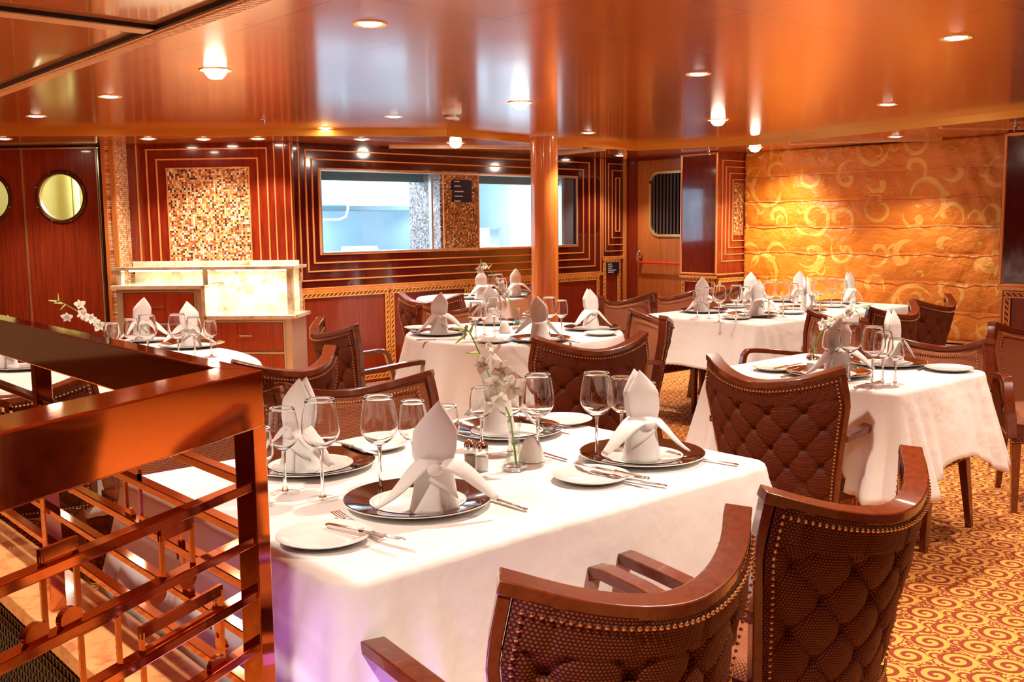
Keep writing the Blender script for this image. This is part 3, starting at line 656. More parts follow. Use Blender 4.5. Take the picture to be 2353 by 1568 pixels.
LG = [  # x, y, z, type, power, label
 (2.122, 3.138, 2.11, 'downlight', 1.0, 'ceiling light nearest the top edge, left of the middle of the ceiling'),
 (2.159, 4.478, 2.11, 'eyeball', 1.0, 'glaring ceiling spotlight right of the raised ceiling panels'),
 (2.129, 5.737, 2.11, 'downlight', 1.0, 'ceiling light between the left glaring spotlight and the double doors'),
 (2.116, 7.0, 2.11, 'downlight', .8, 'leftmost ceiling light, in front of the double doors'),
 (4.155, 4.56, 2.11, 'eyeball', 1.0, 'glaring ceiling spotlight just left of the round pillar'),
 (4.006, 5.667, 2.11, 'downlight', 1.0, 'ceiling light between the sprinkler and the smoke detector'),
 (4.05, 6.62, 2.11, 'downlight', .8, 'ceiling light close to the gold ceiling edge above the sideboard'),
 (4.129, 1.901, 2.11, 'downlight', 1.0, 'ceiling light highest at the right, above the right-hand table'),
 (4.089, 3.168, 2.11, 'downlight', 1.0, 'ceiling light between the round pillar and the star-shaped light'),
 (6.007, 4.475, 2.11, 'eyeball', 1.0, 'glaring ceiling spotlight right of the round pillar'),
 (6.126, 3.243, 2.11, 'downlight', 1.0, 'star-shaped ceiling light above the scroll drapery side'),
 (5.985, 5.746, 2.11, 'downlight', .8, 'small dim ceiling light just right of the round pillar'),
 (3.482, 7.485, 2.06, 'downlight', .7, 'small light in the low ceiling over the middle of the sideboard'),
 (3.125, 7.681, 2.06, 'downlight', .5, 'small light in the low ceiling over the left end of the sideboard'),
 (3.805, 7.217, 2.06, 'downlight', .5, 'small light in the low ceiling over the right end of the sideboard'),
 (5.322, 6.647, 2.06, 'eyeball', .7, 'bright spotlight in the low ceiling above the kitchen window'),
 (4.492, 6.80, 2.06, 'downlight', .5, 'small light in the low ceiling left of the window spotlight'),
 (7.95, 5.50, 2.06, 'eyeball', 1.3, 'large bright lamp at the top left of the scroll drapery'),
 (7.95, 4.13, 2.06, 'downlight', .8, 'small light in the low ceiling above the middle of the drapery'),
 (2.256, 8.273, 2.06, 'downlight', .5, 'small light in the low ceiling directly over the double doors'),
 (7.707, 6.95, 2.06, 'downlight', .6, 'small light in the low ceiling in front of the exit door')]
for x, y, z, ty, p, lab in LG:
    inst(ty, (x, y, z), 0, lab, 'ceiling lights'); spot((x, y, z-.05), SPOT_W*p)
for x, y in ((.2, .6), (2.13, .6), (4.05, .6), (6.05, .6), (.2, 1.9), (2.13, 1.9), (6.05, 1.9), (.2, 3.15), (.2, 4.5), (6.05, -.8), (2.13, -.8), (.2, 5.7), (4.05, -.8)):  # downlights added out of view, the nearest rows boosted as frontal fill
    spot((x, y, 2.06), SPOT_W*(1.25 if y < 1 else 1.0))
    MB().lathe([(0, -.006), (.046, -.003), (.062, -.004), (.066, 0)], 20, caps=False).build('unseen_downlight_fitting', 'white_plastic', bpy.data.objects['ceiling']).location = (x, y, 2.11 if x > 1.62 else 2.122)
# the drapery wash lamp and the aquatic-violet glow of the stair lighting
spot((8.0, 5.35, 2.0), SPOT_W*1.0, 1.9, 1, WARM, .03, (.35, .12, -1)); spot((8.2, 5.25, .40), 28, 2.7, 1, (1, .62, .25), .04, (.5, 0, 1))
l = bpy.data.lights.new('stair_led', 'AREA'); l.shape = 'RECTANGLE'; l.size = .05; l.size_y = .9; l.energy = 6; l.color = (.45, .18, 1)
o = bpy.data.objects.new('stair_led', l); COL.objects.link(o); o.location = (.70, 1.30, .28); o.rotation_euler = Vector((.6, .1, .55)).to_track_quat('-Z', 'Y').to_euler()

sm = thing('smoke_detector', 'round white smoke detector on the ceiling left of the pillar', 'smoke detector', (4.035, 5.074, 2.11))
MB().lathe([(.062, 0), (.064, -.02), (.058, -.034), (.0, -.034)], 32).build('base', 'white_plastic', sm)
m_ = MB(); m_.lathe([(.046, -.034), (.044, -.056), (.03, -.064), (0, -.064)], 32); m_.build('cap', 'white_plastic', sm)
m_ = MB()
for k in range(24):
    a = k*PI/12; m_.box(.0445, .0475, -.0015, .0015, -.054, -.038, Matrix.Rotation(a, 4, 'Z'))
m_.build('vent_slots', 'sofa_dark', sm, smooth=False)
def make_sprinkler():
    t = thing('sprinkler_head'); MB().lathe([(.022, 0), (.024, -.006), (.010, -.010), (.008, -.035), (0, -.035)], 16).build('body', 'chrome', t)
    MB().lathe([(0, -.048), (.018, -.046), (.018, -.044), (0, -.044)], 16).tube([(.008, 0, -.02), (.014, 0, -.032), (.004, 0, -.046)], .002, 6).tube([(-.008, 0, -.02), (-.014, 0, -.032), (-.004, 0, -.046)], .002, 6).build('deflector', 'chrome', t)
    return t
MAKERS['sprinkler'] = make_sprinkler; CATS['sprinkler'] = 'sprinkler'
for (x, y, z, lab) in ((3.356, 6.273, 2.11, 'small sprinkler head in the main ceiling left of the window'), (7.85, 5.95, 2.06, 'small sprinkler head beside the lacquered column'), (7.75, 3.1, 2.06, 'small sprinkler head near the far right column')):
    inst('sprinkler', (x, y, z), 0, lab, 'sprinkler heads')
m_ = MB(); m_.lathe([(0, -.06), (.02, -.045), (.035, 0), (.035, .001)], 4); o = m_.build('exit_lamp', 'bead'); o.location = (7.55, 6.75, 2.06); tag(o, 'small orange pointed lamp under the ceiling by the exit door', 'lamp')

# ================================================================ BRASS RAILING WITH STAVE BARS
P = Vector((.697, 1.334, 0)); dA = Vector((-.888, -.46, 0)).normalized()
rl = thing('stair_railing', 'polished copper stair railing with music-note ornaments in the left foreground', 'railing', (0, 0, 0))
Pc = Vector((.672, 1.335, 0))
nA = Vector((.46, -.888, 0)).normalized()
# top rails as mitred boxes
def top_rail(pts_in, pts_out, z0, z1):
    m = MB(); a, b = pts_in, pts_out
    vs = [(*p, z) for z in (z0, z1) for p in (a[0], a[1], b[1], b[0])]
    m.add(vs, [(0, 1, 2, 3), (4, 7, 6, 5), (0, 4, 5, 1), (1, 5, 6, 2), (2, 6, 7, 3), (3, 7, 4, 0)]); return m
Pi = P+Vector((-.045, .0, 0))+Vector((0, 1, 0))*.043
endA = dA*2.2
Ao = (P.xy, (P+endA).xy); Ai_s = Vector((.655, 1.405)); 
Ai = (Ai_s, Ai_s+endA.xy)
top_rail(Ai, Ao, 1.085, 1.17).build('top_rail', 'copper', rl, smooth=False, bevel=.003)
top_rail(((.655, 1.405), (.655, 4.4)), ((.697, 1.334), (.705, 4.4)), 1.085, 1.17).build('top_rail', 'copper', rl, smooth=False, bevel=.003)
BZs = [.998, .915, .832, .750, .668]
for z in BZs:
    MB().bar((*(P+nA*-.02+dA*.01).xy, z), (*(P+nA*-.02+dA*2.2).xy, z), .022, .014).build('stave_bar', 'copper', rl, smooth=False, bevel=.0015)
    MB().bar((.684, 1.36, z), (.684, 4.3, z), .022, .014).build('stave_bar', 'copper', rl, smooth=False, bevel=.0015)
def post(x, y, z0=.0, rz=0):
    m = MB(); m.box(-.017, .017, -.017, .017, z0, 1.086, Matrix.Translation((x, y, 0)) @ Matrix.Rotation(rz, 4, 'Z')); m.build('post', 'copper', rl, smooth=False, bevel=.002)
post(.680, 1.350, 0, math.atan2(dA.y, dA.x)); post(.684, 2.345, .5); post(.684, 3.5, .5)
pa = P+dA*1.1-nA*.02; post(pa.x, pa.y, 0, math.atan2(dA.y, dA.x))
def note(base, along, z, h, flags=1, gap=.07, flip=1):
    """eighth notes: discs with stems and a beam, standing in the railing plane"""
    m = MB(); a = Vector(along).normalized(); n = a.cross(Vector((0, 0, 1)))
    heads = [Vector(base), Vector(base)+a*gap] if flags else [Vector(base)]
    for i, p in enumerate(heads):
        p = Vector((p.x, p.y, z+.0*i)); c = p-a*.012
        vs = []; K = 16
        for o in (-.004, .004): vs += [c+n*o+a*(.017*math.cos(2*PI*k/K))+Vector((0, 0, .013*math.sin(2*PI*k/K))) for k in range(K)]
        m.add(vs, [tuple(range(K)), tuple(range(K, 2*K))[::-1]]+[(k, (k+1) % K, K+(k+1) % K, K+k) for k in range(K)])
        m.bar(p+a*.003, p+a*.003+Vector((0, 0, h)), .006, .006)
    if flags:
        q0 = heads[0]; q1 = heads[1]
        m.bar((q0.x, q0.y, z+h), (q1.x+a.x*.006, q1.y+a.y*.006, z+h), .006, .016)
        if flags > 1: m.bar((q0.x, q0.y, z+h-.03), (q1.x+a.x*.006, q1.y+a.y*.006, z+h-.03), .006, .012)
    else:
        t = Vector((base[0], base[1], z+h))+a*.003; m.tube([t, t+a*.012-Vector((0, 0, .02)), t+a*.028-Vector((0, 0, .035)), t+a*.024-Vector((0, 0, .055))], .004, 6, .002)
    m.build('music_note', 'copper', rl)
for t, z, h, fl, g in ((.155, .905, .075, 1, .06), (.10, .76, .105, 2, .16), (.30, .79, .12, 1, .06), (.52, .90, .075, 0, 0), (.47, .73, .11, 0, 0), (.75, .84, .1, 1, .07), (.20, .665, .07, 0, 0), (.36, .93, .085, 1, .05)):
    b_ = P-nA*.02+dA*(t+(g if fl else 0)); note((b_.x, b_.y, 0), -dA, z, h, fl, g)
for y, z, h, fl, g in ((1.62, .76, .10, 0, 0), (1.80, .84, .09, 1, .07), (2.02, .92, .085, 0, 0), (2.12, .90, .085, 0, 0), (2.2, .83, .09, 1, .06), (1.5, .70, .07, 0, 0), (2.6, .85, .1, 1, .07)):
    note((.684, y, 0), (0, 1, 0), z, h, fl, g)
# low partition under the railing with marble cap and wire mesh
pt = thing('wall_partition', kind='structure')
MB().box(.625, .795, 1.42, 4.4, .475, .515).build('marble_cap', 'marble_red', pt, smooth=False, bevel=.003)
MB().box(.655, .78, 1.44, 4.4, 0, .475).build('partition_core', plain('olive_backing', (.16, .13, .02), .4), pt, smooth=False)
m_ = MB()
for k in range(120): m_.box(.645, .648, 1.44+k*.024, 1.4425+k*.024, 0, .475)
for k in range(20): m_.box(.642, .645, 1.44, 4.3, .01+k*.024, .0125+k*.024)
m_.build('wire_mesh', 'black', pt, smooth=False)

# ================================================================ CHAIRS
HWD = .265; HZ = .85
def cs(u, v, off=0):
    """chair back surface: u -1..1 across, v 0..1 up; off>0 towards the sitter"""
    w_ = .225+(.285-.225)*min(v/.78, 1)**1.2 if v < .78 else .285-(.285-HWD)*(v-.78)/.22
    top = HZ-.062*(1-abs(u)**1.8)
    z = .345+v*(top-.345)
    bul = .115*(.55+.45*v)
    y = -bul*(1-u*u)-.055*v+.055
    n = Vector((-2*u*bul/w_*w_*0+u*.75, -1, .12)).normalized()*-1
    n = Vector((-u*.8, 1, .1)).normalized()
    p = Vector((u*w_*(1-.06*(1-abs(u))*0), y, z))
    return p+n*off
def make_chair():
    t = thing('armchair')
    # tufted outside of the back
    RU, RV = 4.0, 5.0
    def tuft(u, v):
        x = (u*2-1)*.965; y = .02+v*.965
        a = (x*.5+.5)*4.5; b = y*3.3
        p, q = (a+b)/1.0, (a-b)/1.0
        d1 = abs(p-round(p)); d2 = abs(q-round(q))
        fade = min(1, max(0, (1.0-abs(x))/.12))*min(1, (y)/.06)
        crease = math.exp(-(d1/.05)**2)+math.exp(-(d2/.05)**2)
        btn = math.exp(-((d1*d1+d2*d2)/.02))
        if y > .83: crease = math.exp(-((a*1.0-.5-round(a-.5))/.05)**2)*.8; btn = 0; d1 = d2 = .4
        puff = .0085*(d1*d2*4)**.5
        h = .020+fade*(puff-.005*min(crease, 1.3)-.018*btn)
        return cs(x, y, -max(h, .002)-.004)
    MB().grid(tuft, 84, 84, (.50, .46)).build('tufted_back', 'fab_out', t, angle=80)
    MB().grid(lambda u, v: cs((u*2-1)*.96, .02+v*.96, .010+.018*max(0, math.sin(PI*u))**.5*max(0, math.sin(PI*v))**.5), 24, 20, (.50, .46)).build('backrest', 'fab_in', t, angle=80)
    # wooden frame round the back
    path = []; nrm = []
    def add(u, v):
        path.append(cs(u, v, -.002)); nrm.append(Vector((-u*.8, 1, .1)).normalized())
    for k in range(0, 13): add(-1, k/12)
    sec = [(-.024, -.0105), (.020, -.0105), (.020, .0105), (-.024, .0105)]
    fr = MB(); fr.sweep(path, sec, nrm); path2 = []; nrm2 = []
    path.clear(); nrm.clear()
    for k in range(0, 13): add(1, k/12)
    fr.sweep(path, sec, nrm); path.clear(); nrm.clear()
    for k in range(0, 33): add(-1+k/16, 1.0)
    path[0] = path[0]+Vector((-.012, .006, .004)); path[-1] = path[-1]+Vector((.012, .006, .004))
    fr.sweep(path, [(-.028, -.012), (.022, -.012), (.022, .012), (-.028, .012)], nrm)
    fr.build('back_frame', 'chair_wood', t, bevel=.003, angle=50)
    nl = MB()
    def nails(off, du=.90, top=.945, r=.0042):
        pts = [cs(-du, v/34*top, off) for v in range(2, 34)]+[cs(-du+2*du*k/44, top, off) for k in range(45)]+[cs(du, v/34*top, off) for v in range(2, 34)]
        if off < 0: pts += [cs(-du+2*du*k/40, .03, off) for k in range(41)]
        for p in pts: nl.ball(p, r, 6, 4)
    nails(-.035, .925, .952); nl.build('nailhead_trim', 'nail', t); nl = MB(); nails(.024, .87, .93); nl.build('nailhead_trim', 'nail', t)
    # seat
    def seat(u, v):
        x = (u*2-1); y = v; hw = .225+.04*y
        edge = min(1, (1-abs(x))/.10)*min(1, (1-y)/.08) if y < 1 else 0
        edge = max(0, edge)
        return (x*hw, -.075*(1-x*x)*(1-y)+.03+y*.42, .425+.035*edge**.5+.008*(1-x*x))
    MB().grid(seat, 30, 26, (.46, .42)).build('seat', 'fab_in', t, angle=80)
    m = MB(); pts = [(-.225, .03), (-.12, -.03), (0, -.045), (.12, -.03), (.225, .03), (.265, .45), (-.265, .45)]
    n = len(pts); m.add([(x, y, z) for z in (.335, .428) for x, y in pts], [tuple(range(n))[::-1], tuple(range(n, 2*n))]+[(i, (i+1) % n, n+(i+1) % n, n+i) for i in range(n)])
    for i in range(n):
        for j in range(40):
            pass
    m.uv = {i: ((i % n)*.12, (i//n)*.1) for i in range(2*n)}
    m.build('seat_frame', 'fab_out', t, smooth=False)
    ns = MB()
    for s in (-1, 1):
        for k in range(30): ns.ball((s*(.226+.04*k/29), .03+.42*k/29, .342), .0034, 6, 4)
    for k in range(36): ns.ball((-.26+.52*k/35, .451, .342), .0034, 6, 4)
    ns.build('seat_nailheads', 'nail', t)
    for s in (-1, 1):
        a = MB(); pth = [(s*.272, .012, .60), (s*.283, .12, .612), (s*.288, .25, .628), (s*.288, .35, .636), (s*.288, .385, .632), (s*.286, .405, .61), (s*.282, .425, .53), (s*.272, .44, .43), (s*.268, .445, .36)]
        a.sweep(pth, [(-.013, -.022), (.013, -.022), (.013, .022), (-.013, .022)], [(0, 0, 1), (0, 0, 1), (0, 0, 1), (0, .1, 1), (0, .6, 1), (0, 1, .4), (0, 1, .1), (0, 1, 0), (0, 1, 0)])
        a.build('armrest', 'chair_wood', t, bevel=.003, angle=50)
        MB().bar((s*.245, .425, .345), (s*.240, .43, 0), .042, .042, (0, 1, 0), .026, .026).build('leg', 'chair_wood', t, smooth=False, bevel=.002)
        MB().bar((s*.200, .03, .345), (s*.205, -.045, 0), .040, .040, (0, 1, 0), .026, .026).build('leg', 'chair_wood', t, smooth=False, bevel=.002)
    return t
MAKERS['chair'] = make_chair; CATS['chair'] = 'chair'
CH_L = [  # x, y, facing (deg, 0 = +x), label, group
 (1.215, 1.07, 87, 'brown tufted armchair nearest the camera at the bottom middle, its back to us', 'chairs of the nearest table'),
 (1.90, 1.08, 88, 'brown tufted armchair at bottom right, its back to us beside open carpet', 'chairs of the nearest table'),
 (1.875, 2.90, -103, 'armchair with tan-lit inside back behind the nearest table glasses', 'chairs of the nearest table'),
 (1.30, 2.93, -97, 'armchair mostly hidden behind the copper railing, beyond the nearest table', 'chairs of the nearest table'),
 (3.20, 2.11, 3, 'brown tufted armchair in the middle right, back to us at the right-hand table', 'chairs of the right-hand table'),
 (4.40, 2.10, 178, 'armchair facing us with nailheads, behind the plates of the right-hand table', 'chairs of the right-hand table'),
 (3.38, 3.24, 65, 'tufted armchair with its back to us in front of the round middle table', 'chairs of the round middle table'),
 (4.44, 3.80, 150, 'dark armchair turned sideways at the right of the round middle table', 'chairs of the round middle table'),
 (2.93, 4.72, -12, 'armchair with two polished arms at the left of the round middle table', 'chairs of the round middle table'),
 (4.14, 5.19, -100, 'armchair half hidden behind the napkin at the far left of the middle table', 'chairs of the round middle table'),
 (4.62, 6.10, 22, 'dark armchair at the left of the table by the kitchen window', 'chairs of the table by the kitchen window'),
 (6.17, 6.72, 195, 'armchair just right of the round pillar at the window table', 'chairs of the table by the kitchen window'),
 (5.47, 4.86, -92, 'tan-lit armchair at the left end of the far long table', 'chairs of the far long table'),
 (6.02, 4.84, -90, 'second armchair from the left behind the far long table', 'chairs of the far long table'),
 (6.60, 4.86, -92, 'third armchair from the left behind the far long table, mostly hidden', 'chairs of the far long table'),
 (5.04, 2.94, 152, 'dark armchair turned left with open arm beside the far long table', 'chairs of the far long table'),
 (5.88, 3.05, 90, 'armchair between the orchid spray and the tufted chair by the drapery', 'chairs of the far long table'),
 (6.60, 3.14, 93, 'tufted armchair standing in front of the scroll drapery', 'chairs of the far long table'),
 (5.30, 1.90, 215, 'armchair cut by the right edge of the picture', 'chairs of the right-hand table'),
 (2.02, 3.68, 106, 'armchair with sweeping orange top rail just right of the railing corner', 'chairs of the table behind the railing'),
 (1.02, 3.86, 60, 'dark armchair seen between the railing bars at the far left', 'chairs of the table behind the railing')]
for x, y, a, lab, g in CH_L: inst('chair', (x, y, 0), math.radians(a-90), lab, g)

# ================================================================ TABLES AND CLOTHS
def rect_outline(a, b, rc, step=.018):
    pts = []; cor = []
    segs = [((a, -b+rc), (a, b-rc)), ((a-rc, b), (-a+rc, b)), ((-a, b-rc), (-a, -b+rc)), ((-a+rc, -b), (a-rc, -b))]
    cs_ = [(a-rc, b-rc, 0), (-a+rc, b-rc, 90), (-a+rc, -b+rc, 180), (a-rc, -b+rc, 270)]
    for (p, q), (cx, cy, a0) in zip(segs, cs_):
        L = math.dist(p, q); n = max(2, int(L/step))
        for k in range(n): t = k/n; pts.append((p[0]+(q[0]-p[0])*t, p[1]+(q[1]-p[1])*t)); cor.append(min(t*L, (1-t)*L))
        m = 8
        for k in range(m): an = math.radians(a0+90*k/m); pts.append((cx+rc*math.cos(an), cy+rc*math.sin(an))); cor.append(-1)
    return pts, cor
def cloth(name, cx, cy, a, b, drop, label, rnd=False, extra=.12, seed=0, z=.75):
    R = random.Random(seed); ph = [R.uniform(0, 6.28) for _ in range(6)]
    if rnd:
        K = 260; pts = [(a*math.cos(2*PI*k/K), b*math.sin(2*PI*k/K)) for k in range(K)]; cor = [9]*K
    else: pts, cor = rect_outline(a, b, .05)
    K = len(pts)
    nr = []
    for i in range(K):
        p, q = pts[i-1], pts[(i+1) % K]; t = Vector((q[0]-p[0], q[1]-p[1])).normalized(); nr.append(Vector((t.y, -t.x)))
    prof = [(-.035, 0), (-.02, 0), (-.006, .001), (.002, .006), (.007, .016), (.010, .035)]+[(.012+.004*k, .035+(drop-.035)*k/14) for k in range(1, 15)]
    m = MB(); vs = []
    for j, (o, dz) in enumerate(prof):
        for i in range(K):
            t = max(0, (dz-.02)/drop); c = cor[i]; s = i/K
            near = 1.0 if c < 0 else math.exp(-(c/.16)**2)
            if rnd:
                th = 2*PI*s; fold = .030*t*(math.sin(9*th+ph[0])+.6*math.sin(17*th+ph[1])+.25*math.sin(31*th+ph[2])); ex = .02*t; dd = 0
            else:
                arc = i*.018
                fold = t*(.016*math.sin(arc*7+ph[0])+.010*math.sin(arc*17+ph[1])) + t*near*(.055+.030*math.sin(arc*62+ph[2])) + .0*near
                ex = 0; dd = extra*near*t if True else 0
            off = o+fold+ex
            zz = z-dz-dd
            if j == len(prof)-1: zz += .003*(i % 2)
            vs.append((pts[i][0]+nr[i].x*off, pts[i][1]+nr[i].y*off, zz))
    n = len(prof)
    fs = [(j*K+i, (j+1)*K+i, (j+1)*K+(i+1) % K, j*K+(i+1) % K) for j in range(n-1) for i in range(K)]
    fs.append(tuple(range(K)))
    m.add(vs, fs); o = m.build(name, 'cloth', solid=.0025, angle=80); o.location = (cx, cy, 0); tag(o, label, 'tablecloth', 'white tablecloths'); return o
def table(cx, cy, a, b, label, rnd=False):
    t = thing('dining_table', label, 'table', (cx, cy, 0), 0, 'dining tables')
    m = MB()
    if rnd: m.lathe([(a-.04, .715), (a-.02, .72), (a-.02, .745), (0, .745)], 48)
    else: m.box(-a+.03, a-.03, -b+.03, b-.03, .715, .745)
    o_ = m.build('tabletop', 'wood_orange', t, smooth=rnd); o_.scale = (1, b/a, 1) if rnd else (1, 1, 1)
    m = MB(); m.box(-.09, .09, -.09, .09, .06, .715)
    for k in range(5):
        for s in (-1, 1):
            m.box(-.078+k*.034, -.066+k*.034, s*.09, s*.097, .07, .7); m.box(s*.09, s*.097, -.078+k*.034, -.066+k*.034, .07, .7)
    m.build('pedestal', 'wood_orange', t, smooth=False)
    m = MB(); m.box(-.22, .22, -.22, .22, .001, .035); m.box(-.15, .15, -.15, .15, .035, .06); m.build('base_plate', 'wood_orange', t, smooth=False, bevel=.004)
TB = {'T1': (1.56, 1.99, .665, .52), 'T3': (6.15, 4.02, .98, .50), 'T4': (3.82, 2.18, .40, .43)}
TLAB = {'T1': 'nearest table', 'T2': 'round middle table', 'T3': 'far long table', 'T4': 'right-hand table', 'T5': 'table by the kitchen window', 'T0': 'table behind the railing'}
for k, (cx, cy, a, b) in TB.items():
    table(cx, cy, a, b, {'T1': 'wooden pedestal table in the foreground under a long white cloth', 'T3': 'long pedestal table at the far right under a white cloth', 'T4': 'orange wood pedestal table at the right under a white cloth'}[k])
    cloth('tablecloth', cx, cy, a, b, {'T1': .34, 'T3': .30, 'T4': .29}[k], {'T1': 'white cloth on the large nearest table, pinkish where it hangs', 'T3': 'white cloth hanging from the far long table before the drapery', 'T4': 'white cloth with deep corner folds on the right-hand table'}[k], seed=ord(k[1]))
for k, (cx, cy, r) in {'T2': (3.89, 4.34, .63), 'T0': (1.65, 4.83, .68), 'T5': (5.55, 6.74, .48)}.items():
    rb = 1.02 if k == 'T0' else r
    table(cx, cy, r, rb, {'T2': 'round pedestal table in the middle under a full white cloth', 'T0': 'round table behind the railing corner under a white cloth', 'T5': 'small round table by the kitchen window under a white cloth'}[k], True)
    cloth('tablecloth', cx, cy, r, rb, .48, {'T2': 'white cloth falling in folds from the round middle table', 'T0': 'white cloth on the table seen through the copper railing', 'T5': 'white cloth on the small table against the kitchen window wall'}[k], True, seed=ord(k[1]))

# unseen table and chairs, added beside the camera for the railing to reflect
table(2.75, -.55, .6, .6, 'pedestal table added out of view for the railing to reflect', True); cloth('tablecloth', 2.75, -.55, .6, .6, .48, 'white cloth added out of view for the copper railing to reflect', True, seed=77)
inst('chair', (1.85, -.02, 0), math.radians(-33-90), 'armchair added for the railing to reflect, left side of the unseen table', 'chairs of the unseen table')
inst('chair', (2.50, .42, 0), math.radians(-78-90), 'armchair added for the railing to reflect, far side of the unseen table', 'chairs of the unseen table')
# ================================================================ TABLEWARE
def make_charger():
    t = thing('charger_plate')
    MB().lathe([(.0, .002), (.10, .002), (.112, .004), (.165, .016), (.168, .018), (.166, .0195), (.112, .009), (.108, .008)], 56, caps=False).build('rim', 'charger', t)
    MB().lathe([(.0, .0), (.095, .0), (.114, .001), (.169, .0155), (.1695, .018), (.168, .018)], 56, caps=False).build('underside', 'white_china', t)
    MB().lathe([(.110, .0095), (.104, .0075), (.095, .0065), (0, .0065)], 48, caps=False).build('well', 'white_china', t)
    return t
def make_bread():
    t = MB().lathe([(0, .001), (.055, .001), (.070, .004), (.094, .014), (.096, .016), (.094, .0168), (.070, .008), (.055, .006), (0, .006)], 48, caps=False).build('bread_plate', 'white_china'); return t
def leaf(mb, w_, h, tip, z0, curl, fwd, n=14):
    def fn(u, v):
        x = u*2-1
        ww = w_*(1-.18*v) if v < tip else w_*(1-.18*tip)*max(0, 1-(v-tip)/(1-tip))**.8
        a = x*curl
        return (ww*math.sin(a)/math.sin(curl) if curl > .01 else ww*x, -fwd*v+(1-math.cos(a))*ww/math.sin(curl)*-1, z0+h*v)
    mb.grid(fn, n, 18)
def make_napkin(var=0):
    def bez(p, t):
        p = [Vector(q) for q in p]
        while len(p) > 1: p = [p[i].lerp(p[i+1], t) for i in range(len(p)-1)]
        return p[0]
    def mk():
        m = MB()
        # wrapped cone body, slightly spiralled
        def body(u, v):
            th = -PI*.5+2*PI*u*1.06; r = .053-.017*v-.003*math.sin(PI*v)+.004*u
            return (r*math.cos(th), .86*r*math.sin(th), .108*v*(1-.10*math.sin(th*1.0+.5)*v))
        m.grid(body, 44, 10)
        # diagonal fold lying over the front of the cone
        sg = 1 if var == 0 else -1
        def fold(u, v):
            th = -PI*.5+(u-.5)*2.5*sg; zt = .112-.012*u; zl = .100-.072*u**1.2
            z = zl+(zt-zl)*v; r = .053-.017*z/.108+.0055
            return (r*math.cos(th), .86*r*math.sin(th)-.001, z)
        m.grid(fold, 18, 6)
        # tall pointed leaf, front sheet and back sheet
        lean = .012*sg
        def lf(off, curl, w0):
            def fn(u, v):
                x = u*2-1; w_ = (w0*.72+w0*.28*min(v/.35, 1)) if v < .60 else w0*max(0, 1-((v-.60)/.40)**1.25)
                z = .082+.156*v; a_ = x*curl
                return (w_*math.sin(a_)/math.sin(curl)+lean*v*v, off-(math.cos(a_)-math.cos(curl))*w_*.55+.010*v, z-(.010*abs(x) if v > .9 else 0)*0)
            return fn
        m.grid(lf(-.014, 1.0, .048), 14, 22); m.grid(lf(.012, 1.35, .043), 14, 22)
        # side drapes
        def drape(e1, e2):
            m.grid(lambda u, v: bez(e1, u).lerp(bez(e2, u), v)+Vector((0, -.006*math.sin(PI*v)*math.sin(PI*u), .003*math.sin(PI*v))), 16, 8)
        f = sg
        drape([(-.004*f, -.043, .108), (-.04*f, -.055, .075), (-.072*f, -.052, .035), (-.125*f, -.040, .012)], [(-.034*f, -.012, .112), (-.060*f, -.016, .105), (-.075*f, -.03, .055), (-.128*f, -.036, .014)])
        drape([(.010*f, -.040, .100), (.05*f, -.060, .105), (.085*f, -.055, .060), (.135*f, -.045, .030)], [(.032*f, -.004, .118), (.065*f, -.010, .125), (.105*f, -.03, .080), (.142*f, -.030, .034)])
        # knot of cloth in front
        m.ball((0.004*f, -.043, .098), .013, 10, 6, (1.3, .6, .9))
        return m.build('folded_napkin', 'napkin', solid=.002, angle=75, offset=0)
    return mk
def make_glass(h, r, rim, foot, n='wine_glass'):
    def mk():
        t = thing(n); bh = h*.5; zb = h-bh
        pr_ = []
        for k in range(17):
            v = k/16; z = zb+bh*v
            rr = r*math.sin(min(1, v/.38)*PI/2)**.62 if v < .38 else r-(r-rim)*((v-.38)/.62)**1.7
            pr_.append((max(rr, .004), z))
        inner = [(max(q-.0011, .0006), z+(.0016 if i < 3 else 0)) for i, (q, z) in enumerate(pr_)][::-1]
        MB().lathe([(0, zb-.001)]+pr_+[(rim-.0005, h+.0006)]+inner+[(0, inner[-1][1])], 36, caps=False).build('bowl', 'crystal', t, angle=60)
        MB().lathe([(rim+.0006, h-.001), (rim+.0006, h+.0012), (rim-.0014, h+.0012), (rim-.0014, h-.001), (rim+.0006, h-.001)], 36, caps=False).build('rim', 'rim_highlight', t)
        MB().lathe([(foot*.25, .0052), (foot*.6, .0034), (foot, .0014), (foot, .0006)], 30, caps=False).build('foot', 'bowl', t)
        MB().lathe([(0, .0035), (foot*.25, .0052), (.007, .010), (.0042, .022), (.0036, zb*.6), (.0046, zb*.92), (.006, zb-.001), (0, zb-.001)], 24, caps=False).build('stem', 'crystal', t)
        return t
    return mk
def make_knife():
    m = MB(); m.box(-.11, -.02, -.006, .006, .002, .008); m.ball((-.112, 0, .005), .0075, 8, 5, (1.3, 1, .6)); m.box(-.02, -.012, -.008, .008, .001, .009)
    m.add([(-.012, -.008, .004), (.10, -.009, .004), (.118, -.002, .004), (.10, .007, .004), (-.012, .006, .004), (-.012, -.008, .0055), (.10, -.009, .0055), (.118, -.002, .0055), (.10, .007, .0055), (-.012, .006, .0055)],
          [(0, 1, 2, 3, 4), (5, 6, 7, 8, 9), (0, 1, 6, 5), (1, 2, 7, 6), (2, 3, 8, 7), (3, 4, 9, 8), (4, 0, 5, 9)])
    return m.build('table_knife', 'chrome', bevel=.001)
